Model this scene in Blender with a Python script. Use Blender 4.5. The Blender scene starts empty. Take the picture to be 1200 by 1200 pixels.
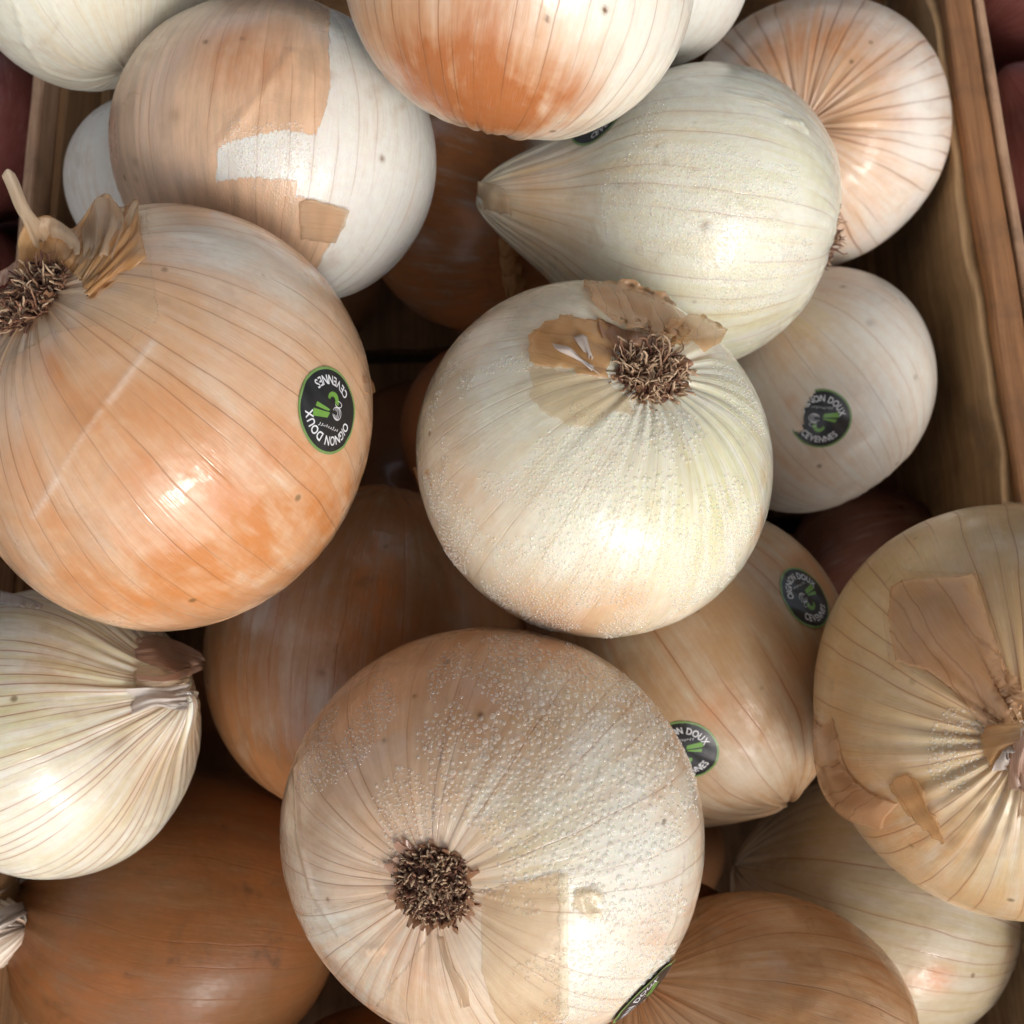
import bpy, bmesh, math, random
import numpy as np
from mathutils import Vector, Matrix
from mathutils.bvhtree import BVHTree
from mathutils.geometry import delaunay_2d_cdt

SC = bpy.context.scene
COL = SC.collection
rng = np.random.default_rng(7)

# ------------------------------------------------------------------ camera
FPX = 1230.0                      # focal length in units of the 1200 px wide photograph
TILT = math.radians(14.6)
CAM = np.array([0.0, -0.075, 0.52])
FW = np.array([0, math.sin(TILT), -math.cos(TILT)])
UP = np.array([0, math.cos(TILT), math.sin(TILT)])
RT = np.array([1.0, 0, 0])
cd = bpy.data.cameras.new('camera')
cam = bpy.data.objects.new('camera', cd)
COL.objects.link(cam)
cam.location = CAM
cam.rotation_euler = (TILT, 0, 0)
cd.sensor_width = 36
cd.lens = 36 * FPX / 1200
cd.clip_start = 0.01
cd.clip_end = 50
cd.dof.use_dof = True
cd.dof.focus_distance = 0.245
cd.dof.aperture_fstop = 20
SC.camera = cam

# ------------------------------------------------------------------ light
SUN_DIR = np.array([0.34, -0.68, 0.55]); SUN_DIR /= np.linalg.norm(SUN_DIR)
world = bpy.data.worlds.new('World')
SC.world = world
world.use_nodes = True
wn = world.node_tree
sky = wn.nodes.new('ShaderNodeTexSky')
sky.sky_type = 'NISHITA'
sky.sun_disc = False
sky.sun_elevation = math.asin(SUN_DIR[2])
sky.sun_rotation = math.atan2(SUN_DIR[0], SUN_DIR[1])
sky.dust_density = 3.0
sky.air_density = 1.0
sky.ozone_density = 1.0
hsv = wn.nodes.new('ShaderNodeHueSaturation')
hsv.inputs['Saturation'].default_value = 0.45
wn.links.new(sky.outputs[0], hsv.inputs['Color'])
wn.links.new(hsv.outputs[0], wn.nodes['Background'].inputs[0])
wn.nodes['Background'].inputs[1].default_value = 0.15
sd = bpy.data.lights.new('sun', 'SUN')
sun = bpy.data.objects.new('sun', sd)
COL.objects.link(sun)
sd.energy = 0.75
sd.angle = math.radians(12)
sd.color = (1.0, 0.97, 0.93)
sun.rotation_euler = Vector(SUN_DIR).to_track_quat('Z', 'Y').to_euler()
SC.view_settings.view_transform = 'Standard'
SC.view_settings.look = 'None'
SC.view_settings.gamma = 1
SC.view_settings.exposure = 0.33
SC.cycles.use_adaptive_sampling = True
SC.cycles.adaptive_threshold = 0.03
SC.cycles.max_bounces = 5
SC.cycles.diffuse_bounces = 2
SC.cycles.glossy_bounces = 2
SC.cycles.transmission_bounces = 3
SC.cycles.transparent_max_bounces = 10
SC.cycles.sample_clamp_indirect = 4


def unproj(u, v, d):
    return CAM + d * (FW + RT * (u - 600) / FPX + UP * (600 - v) / FPX)


def proj(P):
    q = P - CAM
    d = q @ FW
    return 600 + FPX * (q @ RT) / d, 600 - FPX * (q @ UP) / d, d


# ------------------------------------------------------------------ node helper
class NT:
    def __init__(self, name):
        self.m = bpy.data.materials.new(name)
        self.m.use_nodes = True
        self.t = self.m.node_tree
        self.t.nodes.clear()

    def n(self, typ, ins=None, out=0, **kw):
        nd = self.t.nodes.new('ShaderNode' + typ)
        for k, v in kw.items():
            setattr(nd, k, v)
        for k, v in (ins or {}).items():
            self.set(nd, k, v)
        return nd.outputs[out] if out is not None else nd

    def set(self, nd, k, v):
        s = nd.inputs[k]
        if isinstance(v, bpy.types.NodeSocket):
            self.t.links.new(v, s)
        elif isinstance(v, tuple) and len(v) == 3 and s.type == 'RGBA':
            s.default_value = (*v, 1)
        else:
            s.default_value = v

    def math(self, op, a, b=0.0, c=0.0, clamp=False):
        return self.n('Math', {0: a, 1: b, 2: c}, operation=op, use_clamp=clamp)

    def mix(self, f, a, b, blend='MIX'):
        nd = self.t.nodes.new('ShaderNodeMix')
        nd.data_type = 'RGBA'
        nd.blend_type = blend
        for i, v in ((0, f), (6, a), (7, b)):
            self.set(nd, i, v)
        return nd.outputs[2]

    def step(self, x, a, b):
        return self.n('MapRange', {0: x, 1: a, 2: b, 3: 0.0, 4: 1.0}, interpolation_type='SMOOTHSTEP')

    def noise(self, vec, scale, detail=2.0, rough=0.5, dist=0.0):
        return self.n('TexNoise', {'Vector': vec, 'Scale': scale, 'Detail': detail, 'Roughness': rough, 'Distortion': dist})

    def attr(self, name, out=2):
        return self.n('Attribute', out=out, attribute_name=name)

    def comb(self, x, y, z):
        return self.n('CombineXYZ', {0: x, 1: y, 2: z})

    def bump(self, h, dist, strength=1.0, normal=None):
        i = {'Height': h, 'Distance': dist, 'Strength': strength}
        if normal is not None:
            i['Normal'] = normal
        return self.n('Bump', i)

    def out(self, sh):
        self.n('OutputMaterial', {0: sh}, out=None)
        return self.m


# ------------------------------------------------------------------ onion skin
def onion_mat(name, p):
    """p: white, tan, orange, vein colours; nv veins; wet; R radius; etc."""
    N = NT(name)
    white = p.get('white', (0.80, 0.77, 0.67))
    tan = p.get('tan', (0.70, 0.44, 0.26))
    orange = p.get('orange', (0.62, 0.20, 0.05))
    vein = p.get('vein', (0.23, 0.085, 0.03))
    P = N.n('TexCoord', out=3)
    off = N.n('VectorMath', {0: P, 1: tuple(rng.uniform(-1, 1, 3))}, operation='ADD')
    up = N.n('SeparateXYZ', {0: N.attr('upos', 1)}, out=None)
    cx, sy, th = up.outputs[0], up.outputs[1], up.outputs[2]
    phi = N.math('ARCTAN2', sy, cx)
    sinth = N.math('SINE', th)
    warp = N.noise(off, 22, 2)
    warpc = N.math('SUBTRACT', warp, 0.5)
    nv = p.get('nv', 44)
    ph2 = N.math('ADD', N.math('MULTIPLY', phi, nv / 6.2832), N.math('MULTIPLY', warpc, 1.1))
    ph2 = N.math('ADD', ph2, float(rng.uniform(0, 100)))
    vor = N.n('TexVoronoi', {'W': ph2, 'Scale': 1.0, 'Randomness': 0.85}, voronoi_dimensions='1D', feature='DISTANCE_TO_EDGE')
    dmm = N.math('MULTIPLY', N.math('MULTIPLY', vor, 6283 * p['R'] / nv), sinth)
    vw = p.get('vw', 0.32)
    line = N.step(dmm, vw, 0.0)
    halo = N.step(dmm, vw * 5, 0.0)
    vfade = N.step(N.noise(N.comb(ph2, N.math('MULTIPLY', th, 1.1), 3.3), 0.8, 2), 0.36, 0.62)
    line = N.math('MULTIPLY', line, vfade)
    f1 = N.noise(N.comb(N.math('MULTIPLY', phi, 9.0), N.math('MULTIPLY', th, 1.0), N.math('MULTIPLY', warp, 1.5)), 1.6, 3, 0.6)
    f2 = N.noise(N.comb(N.math('MULTIPLY', phi, 60.0), N.math('MULTIPLY', th, 3.0), N.math('MULTIPLY', warp, 4.0)), 1.6, 3, 0.6)
    bn = N.n('TexNoise', {'Vector': off, 'Scale': 55.0, 'Detail': 4.0, 'Roughness': 0.62, 'Distortion': 0.4}, out=None)
    blotch = bn.outputs[0]
    bsep = N.n('SeparateColor', {0: bn.outputs[1]}, out=None)
    fine = N.noise(off, 420, 3, 0.6)
    fc = N.math('SUBTRACT', f1, 0.5)
    bc = N.math('SUBTRACT', blotch, 0.5)
    br = N.math('ADD', N.attr('brown'), N.math('ADD', N.math('MULTIPLY', fc, p.get('fib', 0.9)), N.math('MULTIPLY', bc, 0.75)))
    br = N.math('MAXIMUM', N.math('MINIMUM', br, 1.0), 0.0)
    br = N.step(br, -0.05, 1.05)
    col = N.mix(br, white, tan)
    # green-yellow flesh tint
    gr = N.math('MULTIPLY', N.attr('green'), N.step(f1, 0.3, 0.7))
    col = N.mix(gr, col, (0.66, 0.64, 0.30))
    # thin outer skin layer with a torn edge
    if p.get('hasfilm'):
        sdf = N.math('ADD', N.attr('film'), N.math('ADD', N.math('MULTIPLY', N.math('SUBTRACT', N.noise(off, 260, 4), 0.5), 1.2), N.math('MULTIPLY', N.math('SUBTRACT', f2, 0.5), 2.6)))
        fm = N.step(sdf, -0.06, 0.1)
        film_edge = N.math('MULTIPLY', N.step(sdf, 0.9, 0.0), fm)
        fcol = p.get('film', (0.60, 0.34, 0.17))
        fcv = N.mix(N.step(f1, 0.3, 0.75), tuple(min(1, c * 1.18) for c in fcol), tuple(c * 0.86 for c in fcol))
        col = N.mix(N.math('MULTIPLY', fm, p.get('fop', 0.75)), col, fcv)
        col = N.mix(N.math('MULTIPLY', film_edge, 0.13), col, (0.70, 0.52, 0.34))
    # orange stains
    om = N.math('MULTIPLY', N.attr('orange'), N.math('ADD', 0.35, N.math('ADD', N.math('MULTIPLY', N.step(blotch, 0.3, 0.7), 0.7), N.math('MULTIPLY', fc, 1.3))), clamp=True)
    col = N.mix(om, col, orange)
    # pale fibres and lighter scuffs
    col = N.mix(N.math('MULTIPLY', N.step(f2, 0.55, 0.8), p.get('palef', 0.16)), col, (0.85, 0.78, 0.66))
    col = N.mix(N.math('MULTIPLY', N.step(f2, 0.48, 0.2), 0.22), col, tuple(c * 0.55 for c in tan))
    col = N.mix(N.math('MULTIPLY', N.step(fine, 0.35, 0.7), 0.10), col, tuple(c * 0.7 for c in tan))
    # veins
    vs = p.get('vs', 0.6)
    col = N.mix(N.math('MULTIPLY', N.math('MULTIPLY', halo, vfade), vs * 0.22), col, tuple(c * 0.8 for c in orange))
    col = N.mix(N.math('MULTIPLY', line, vs), col, vein)
    # blemishes
    sv = N.n('TexVoronoi', {'Vector': off, 'Scale': 95.0}, out=None, voronoi_dimensions='3D')
    sr = N.n('SeparateColor', {0: sv.outputs[1]}, out=None)
    sp = N.math('MULTIPLY', N.step(sv.outputs[0], 0.12, 0.04), N.step(sr.outputs[0], 0.72, 0.8))
    col = N.mix(N.math('MULTIPLY', sp, 0.7), col, (0.16, 0.09, 0.03))
    smudge = N.math('MULTIPLY', N.step(bsep.outputs[1], 0.57, 0.72), p.get('smudge', 0.3))
    col = N.mix(smudge, col, tuple(c * 0.62 for c in tan))
    col = N.mix(N.attr('pale'), col, (0.84, 0.80, 0.72))
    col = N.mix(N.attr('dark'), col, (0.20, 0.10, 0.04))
    # relief: one height field in millimetres
    wrn = N.noise(off, 150, 2, 0.6)
    h = N.math('ADD', N.math('MULTIPLY', f2, 0.07 * p.get('fb', 1.0)), N.math('MULTIPLY', f1, 0.10 * p.get('fb', 1.0)))
    h = N.math('ADD', h, N.math('MULTIPLY', wrn, 0.28 * p.get('wr', 1.0)))
    h = N.math('ADD', h, N.math('MULTIPLY', line, -0.05))
    h = N.math('ADD', h, N.math('MULTIPLY', fine, 0.025))
    if p.get('hasfilm'):
        h = N.math('ADD', h, N.math('MULTIPLY', fm, 0.16))
    if p.get('mist'):
        mv = N.n('TexVoronoi', {'Vector': off, 'Scale': 1500.0}, voronoi_dimensions='3D')
        mm = N.math('MULTIPLY', N.step(mv, 0.55, 0.1), N.step(N.math('ADD', N.attr('drops'), bc), 0.0, 0.5))
        h = N.math('ADD', h, N.math('MULTIPLY', mm, 0.10 * p['mist']))
    nb = N.bump(h, 0.001, 1.0)
    rough = N.math('ADD', p.get('rough', 0.36), N.math('MULTIPLY', bc, 0.5))
    coat = N.math('MULTIPLY', N.step(bsep.outputs[2], 0.32, 0.55), p.get('wet', 0.5))
    ins = {'Base Color': col, 'Roughness': rough, 'Normal': nb, 'Specular IOR Level': 0.28,
           'Coat Weight': coat, 'Coat Roughness': N.math('ADD', p.get('cr', 0.16) * .5, N.math('MULTIPLY', N.step(bsep.outputs[1], .42, .7), .16)), 'Coat Normal': nb}
    if p.get('sss', 0.2) > 0 and p.get('near'):
        ins.update({'Subsurface Weight': p.get('sss', 0.32), 'Subsurface Radius': (1.0, 0.55, 0.25), 'Subsurface Scale': 0.004})
    bs = N.n('BsdfPrincipled', ins)
    return N.out(bs)


def paper_mat(name, ca, cb, alpha=0.9, transl=0.35, veins=9.0, vs=0.5, rough=0.35, vcol=(0.25, 0.09, 0.04)):
    N = NT(name)
    uv = N.n('UVMap', uv_map='UVMap')
    s = N.n('SeparateXYZ', {0: uv}, out=None)
    P = N.n('TexCoord', out=3)
    w = N.math('SUBTRACT', N.noise(P, 90, 3), 0.5)
    x = N.math('ADD', N.math('MULTIPLY', s.outputs[0], veins), N.math('MULTIPLY', w, 0.9))
    v = N.n('TexVoronoi', {'W': x, 'Scale': 1.0}, voronoi_dimensions='1D', feature='DISTANCE_TO_EDGE')
    line = N.step(v, 0.07, 0.0)
    fib = N.noise(N.comb(N.math('MULTIPLY', x, 6.0), N.math('MULTIPLY', s.outputs[1], 2.0), 0.0), 1.5, 4, 0.6)
    bl = N.noise(P, 110, 2, 0.5)
    col = N.mix(N.step(N.math('ADD', N.math('MULTIPLY', fib, 0.5), N.math('MULTIPLY', bl, 0.5)), 0.35, 0.65), ca, cb)
    col = N.mix(N.math('MULTIPLY', N.step(N.noise(P, 45, 3), .4, .7), .3), col, tuple(c * .7 for c in cb))
    col = N.mix(N.math('MULTIPLY', line, vs), col, vcol)
    b = N.bump(N.math('ADD', N.math('MULTIPLY', fib, 0.35), N.math('MULTIPLY', bl, 1.0)), 0.0003, 0.4)
    pr = N.n('BsdfPrincipled', {'Base Color': col, 'Roughness': rough, 'Normal': b, 'Coat Weight': 0.7, 'Coat Roughness': 0.1})
    tr = N.n('BsdfTranslucent', {'Color': col, 'Normal': b})
    m1 = N.n('MixShader', {0: transl, 1: pr, 2: tr})
    if alpha < 1:
        m1 = N.n('MixShader', {0: alpha, 1: N.n('BsdfTransparent', {'Color': tuple(min(1, x ** .07) for x in ca)}), 2: m1})
    return N.out(m1)


def plain_mat(name, col, rough=0.5, coat=0.0, noise=0.0):
    N = NT(name)
    c = col
    if noise:
        P = N.n('TexCoord', out=3)
        c = N.mix(N.math('MULTIPLY', N.noise(P, 500, 4), noise), col, tuple(x * 0.4 for x in col))
    return N.out(N.n('BsdfPrincipled', {'Base Color': c, 'Roughness': rough, 'Coat Weight': coat, 'Coat Roughness': 0.12}))


def wood_mat(name, ca, cb, axis=1, rough=0.6, scale=1.0):
    N = NT(name)
    P = N.n('TexCoord', out=3)
    sep = N.n('SeparateXYZ', {0: P}, out=None)
    o = list(sep.outputs)
    o[axis] = N.math('MULTIPLY', o[axis], 0.035)
    v = N.comb(o[0], o[1], o[2])
    v = N.n('VectorMath', {0: v, 1: tuple(rng.uniform(-3, 3, 3))}, operation='ADD')
    g = N.noise(v, 330 * scale, 5, 0.6, 0.5)
    g2 = N.noise(v, 1400 * scale, 4, 0.7)
    big = N.noise(v, 60 * scale, 3)
    col = N.mix(N.step(g, 0.35, 0.68), ca, cb)
    col = N.mix(N.math('MULTIPLY', N.step(g2, 0.45, 0.75), 0.45), col, tuple(c * 0.5 for c in cb))
    col = N.mix(N.math('MULTIPLY', N.step(big, 0.45, 0.7), 0.4), col, tuple(c * 0.6 for c in cb))
    dirt = N.noise(P, 35, 5, 0.65)
    col = N.mix(N.math('MULTIPLY', N.step(dirt, 0.45, 0.7), 0.55), col, (0.12, 0.07, 0.04))
    b = N.bump(N.math('ADD', g, g2), 0.0005, 0.6)
    return N.out(N.n('BsdfPrincipled', {'Base Color': col, 'Roughness': rough, 'Normal': b}))


# ------------------------------------------------------------------ object helpers
def mesh_obj(name, verts, faces, mat, parent=None, smooth=True, uv=None):
    me = bpy.data.meshes.new(name)
    verts = np.asarray(verts, dtype=np.float32)
    if isinstance(faces, np.ndarray) and faces.ndim == 2:
        nf, k = faces.shape
        me.vertices.add(len(verts))
        me.vertices.foreach_set('co', verts.ravel())
        me.loops.add(nf * k)
        me.loops.foreach_set('vertex_index', faces.astype(np.int32).ravel())
        me.polygons.add(nf)
        me.polygons.foreach_set('loop_start', np.arange(0, nf * k, k, dtype=np.int32))
        me.polygons.foreach_set('loop_total', np.full(nf, k, dtype=np.int32))
        me.update(calc_edges=True)
    else:
        me.from_pydata(verts.tolist(), [], [list(map(int, f)) for f in faces])
    me.polygons.foreach_set('use_smooth', [smooth] * len(me.polygons))
    if uv is not None:
        l = me.uv_layers.new(name='UVMap')
        idx = np.zeros(len(me.loops), dtype=np.int32)
        me.loops.foreach_get('vertex_index', idx)
        l.data.foreach_set('uv', np.asarray(uv, dtype=np.float32)[idx].ravel())
    me.materials.append(mat)
    me.update()
    o = bpy.data.objects.new(name, me)
    COL.objects.link(o)
    if parent is not None:
        o.parent = parent
    return o


def fattr(o, name, vals, typ='FLOAT'):
    a = o.data.attributes.new(name, typ, 'POINT')
    if typ == 'FLOAT':
        a.data.foreach_set('value', np.asarray(vals, dtype=np.float32))
    else:
        a.data.foreach_set('vector', np.asarray(vals, dtype=np.float32).ravel())


def empty(name, label, cat, group, M=None, loc=(0, 0, 0)):
    o = bpy.data.objects.new(name, None)
    COL.objects.link(o)
    o.empty_display_size = 0.02
    if M is not None:
        m = Matrix(M.tolist()).to_4x4()
        m.translation = Vector(loc)
        o.matrix_world = m
    else:
        o.location = loc
    o['label'] = label
    o['category'] = cat
    if group:
        o['group'] = group
    return o


# ------------------------------------------------------------------ onions
def profile(th, s):
    k = s.get('k', .85)
    r = np.abs(np.sin(th)) ** s.get('pw', .94)
    z = k * np.cos(th) + s.get('nh', .05) * np.exp(-(th / s.get('nw', .28)) ** 2)
    z = z + s.get('rd', .07) * np.exp(-((np.pi - th) / .3) ** 2) + s.get('nd', 0) * -np.exp(-(th / .3) ** 2)
    return r, z


def basis(a):
    a = a / np.linalg.norm(a)
    x = -(FW - a * (FW @ a))
    if np.linalg.norm(x) < .15:
        x = RT - a * (RT @ a)
    x /= np.linalg.norm(x)
    return np.stack([x, np.cross(a, x), a], 1)


def fit(s):
    """find centre, size and stretch of an onion of depth d seen as wide and tall as s['bb']"""
    b = s['bb']
    d = s['d']
    u, v = (b[0] + b[1]) / 2, (b[2] + b[3]) / 2
    w, h = b[1] - b[0], b[3] - b[2]
    R = (w + h) / 4 * d / FPX
    th = np.linspace(0, np.pi, 40)
    ph = np.linspace(0, 2 * np.pi, 48, endpoint=False)
    r, z = profile(th, s)
    L = np.stack([np.outer(r, np.cos(ph)), np.outer(r, np.sin(ph)), np.outer(z, np.ones(48))], -1).reshape(-1, 3)
    sx = sy = 1.0
    for it in range(25):
        c = unproj(u, v, d)
        if 'pole' in s:
            pu, pv, kind = s['pole']
            ray = unproj(pu, pv, 1) - CAM
            ray /= np.linalg.norm(ray)
            hh = R * abs(z[0] if kind == 'neck' else z[-1])
            t = (c - CAM) @ ray
            q = CAM + t * ray
            e = np.linalg.norm(q - c)
            if e < hh:
                q = q - ray * math.sqrt(hh * hh - e * e)
            a = (q - c) / np.linalg.norm(q - c)
            if kind == 'root':
                a = -a
        else:
            ax = s['axis']
            a = RT * ax[0] + UP * ax[1] - FW * ax[2]
            a /= np.linalg.norm(a)
        M = basis(a)
        St = np.eye(3) + (sx - 1) * np.outer(RT, RT) + (sy - 1) * np.outer(UP, UP)
        W = c + R * (L @ M.T) @ St
        U, V, _ = proj(W)
        g = (U.min(), U.max(), V.min(), V.max())
        u += ((b[0] + b[1]) - (g[0] + g[1])) / 2 * .8
        v += ((b[2] + b[3]) - (g[2] + g[3])) / 2 * .8
        ex, ey = w / (g[1] - g[0]), h / (g[3] - g[2])
        R *= math.sqrt(ex * ey)
        sx = np.clip(sx * (ex / ey) ** .5, .88, 1.14)
        sy = np.clip(sy * (ey / ex) ** .5, .88, 1.14)
    return c, R, M, St, g


def poly_sdf(U, V, poly):
    P = np.array(poly, float)
    Q = np.roll(P, -1, 0)
    d2 = np.full(U.shape, 1e18)
    ins = np.zeros(U.shape, bool)
    for a, b in zip(P, Q):
        e = b - a
        t = np.clip(((U - a[0]) * e[0] + (V - a[1]) * e[1]) / max(e @ e, 1e-9), 0, 1)
        d2 = np.minimum(d2, (U - a[0] - t * e[0]) ** 2 + (V - a[1] - t * e[1]) ** 2)
        cr = ((a[1] > V) != (b[1] > V)) & (U < (b[0] - a[0]) * (V - a[1]) / ((b[1] - a[1]) or 1e-9) + a[0])
        ins ^= cr
    return np.where(ins, 1, -1) * np.sqrt(d2)


class Onion:
    def __init__(o, key, s):
        o.s = s
        o.c, o.R, o.M, o.St, g = fit(s)
        o.rs = np.random.default_rng(sum(map(ord, key)) * 13 + 5)
        nth, nph = s.get('res', (130, 220))
        t = np.linspace(0, 1, nth)
        th = np.pi * (t + 0.0)
        ph = np.linspace(0, 2 * np.pi, nph, endpoint=False)
        TH, PH = np.meshgrid(th, ph, indexing='ij')
        r, z = profile(th, s)
        X = r[:, None] * np.cos(ph)
        Y = r[:, None] * np.sin(ph)
        Z = z[:, None] * np.ones(nph)
        D = np.stack([X, Y, Z], -1)
        lump = np.zeros_like(TH)
        dirs = D / (np.linalg.norm(D, axis=-1, keepdims=True) + 1e-9)
        for i in range(10):
            f = o.rs.normal(size=3)
            f *= o.rs.uniform(1.5, 7) / np.linalg.norm(f)
            lump += np.sin(dirs @ f + o.rs.uniform(0, 6.28)) * 0.6 / (1 + np.linalg.norm(f))
        lump *= s.get('lump', .020)
        rib = np.zeros_like(TH)
        for n in (11, 17, 26, 37):
            rib += np.cos(n * PH + o.rs.uniform(0, 6.28) + 0.5 * np.sin(2 * TH + n)) / 4
        win = s.get('ribr', .012) * np.exp(-((np.pi - TH) / .42) ** 2) * np.minimum(1, (np.pi - TH) / .12)
        win = win + s.get('ribn', .015) * np.exp(-((TH) / .5) ** 2) * np.minimum(1, TH / .06)
        win = win + s.get('rib', .0012)
        L = D * (1 + lump + rib * win)[..., None]
        V = (L.reshape(-1, 3) * o.R)
        # stretch in world, kept in local frame
        o.A = o.M.T @ o.St @ o.M
        V = V @ o.A
        i, j = np.meshgrid(np.arange(nth - 1), np.arange(nph), indexing='ij')
        a = i * nph + j
        b = i * nph + (j + 1) % nph
        o.F = np.stack([a, a + nph, b + nph, b], -1).reshape(-1, 4)
        o.V = V
        o.build_bvh()
        # ridges, dents
        disp = np.zeros(len(V))
        Wd = o.world()
        for pts, wpx, hmm in s.get('ridges', []):
            H = [o.hit(u, v)[0] for u, v in resample(pts, 6)]
            dd = np.min([np.linalg.norm(Wd - h, axis=1) for h in H], axis=0)
            w = wpx * o.s['d'] / FPX
            disp += hmm * .001 * np.exp(-(dd / w) ** 2)
        for u, v, rpx, hmm in s.get('dents', []):
            h = o.hit(u, v)[0]
            dd = np.linalg.norm(Wd - h, axis=1)
            disp += hmm * .001 * np.exp(-(dd / (rpx * o.s['d'] / FPX)) ** 2)
        if s.get('crumple'):
            for (u, v, rpx, amp) in s['crumple']:
                h = o.hit(u, v)[0]
                dd = np.linalg.norm(Wd - h, axis=1)
                q = np.zeros(len(V))
                for k in range(9):
                    f = o.rs.normal(size=3) * 230
                    q += np.abs(np.sin((Wd - h) @ f + o.rs.uniform(0, 6.28)))
                disp += amp * .001 * (q / 9 - .6) * np.exp(-(dd / (rpx * o.s['d'] / FPX)) ** 2) * 3
        if np.abs(disp).max() > 0:
            n = V / np.linalg.norm(V, axis=1, keepdims=True)
            o.V = V + n * disp[:, None]
            o.build_bvh()
        o.root = empty(s.get('name', 'onion'), s['label'], 'onion', s.get('group', 'sweet onions heaped in the wooden crate'), o.M, o.c)
        p = dict(s.get('mat', {}))
        p['R'] = o.R
        p['hasfilm'] = 'filmpoly' in s
        p['near'] = key in 'ABCDEFNJG'
        mat = s['mat_obj'] if 'mat_obj' in s else onion_mat('onion_skin_' + key.lower(), p)
        o.bulb = mesh_obj('bulb', o.V, o.F, mat, o.root)
        up = np.stack([np.cos(PH), np.sin(PH), TH], -1).reshape(-1, 3)
        fattr(o.bulb, 'upos', up, 'FLOAT_VECTOR')
        W = o.world()
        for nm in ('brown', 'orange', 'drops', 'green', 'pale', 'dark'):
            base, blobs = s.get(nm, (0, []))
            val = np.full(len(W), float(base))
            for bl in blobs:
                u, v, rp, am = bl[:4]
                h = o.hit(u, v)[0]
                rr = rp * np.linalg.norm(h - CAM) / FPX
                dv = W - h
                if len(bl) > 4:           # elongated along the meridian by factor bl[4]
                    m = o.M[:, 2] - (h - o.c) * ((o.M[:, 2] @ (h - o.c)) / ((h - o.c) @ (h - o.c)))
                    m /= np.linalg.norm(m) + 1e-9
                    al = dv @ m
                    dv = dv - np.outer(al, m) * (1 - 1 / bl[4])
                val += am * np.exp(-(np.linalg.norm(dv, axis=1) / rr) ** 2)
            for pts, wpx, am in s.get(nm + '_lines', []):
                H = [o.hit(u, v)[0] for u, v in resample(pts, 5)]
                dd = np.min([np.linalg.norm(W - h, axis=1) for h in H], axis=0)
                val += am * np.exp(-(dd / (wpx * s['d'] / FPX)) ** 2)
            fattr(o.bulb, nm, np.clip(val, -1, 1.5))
        if 'filmpoly' in s:
            U, Vp, dp = proj(W)
            sd_ = np.max([poly_sdf(U, Vp, q) for q in s['filmpoly']], axis=0) * dp / FPX * 1000
        else:
            sd_ = np.full(len(W), -10.0)
        fattr(o.bulb, 'film', np.clip(sd_, -10, 10))

    def world(o):
        return o.V @ o.M.T + o.c

    def build_bvh(o):
        o.bvh = BVHTree.FromPolygons(o.world().tolist(), o.F.tolist())

    def hit(o, u, v, lift=0.0):
        """point of the bulb seen at (u, v), its outward normal"""
        d = unproj(u, v, 1) - CAM
        d /= np.linalg.norm(d)
        h = o.bvh.ray_cast(Vector(CAM), Vector(d))
        if h[0] is None:
            t = (o.c - CAM) @ d
            q = CAM + d * t
            h = o.bvh.find_nearest(Vector(q))
            p = q
            n = np.array(h[1])
            return p, n, False
        n = np.array(h[1])
        p = np.array(h[0])
        if n @ (p - o.c) < 0:
            n = -n
        return p, n, True

    def loc(o, P):
        return (np.asarray(P) - o.c) @ o.M


def resample(pts, step):
    out = []
    for (a, b) in zip(pts[:-1], pts[1:]):
        n = max(1, int(math.hypot(b[0] - a[0], b[1] - a[1]) / step))
        out += [(a[0] + (b[0] - a[0]) * i / n, a[1] + (b[1] - a[1]) * i / n) for i in range(n)]
    return out + [tuple(pts[-1])]


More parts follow.
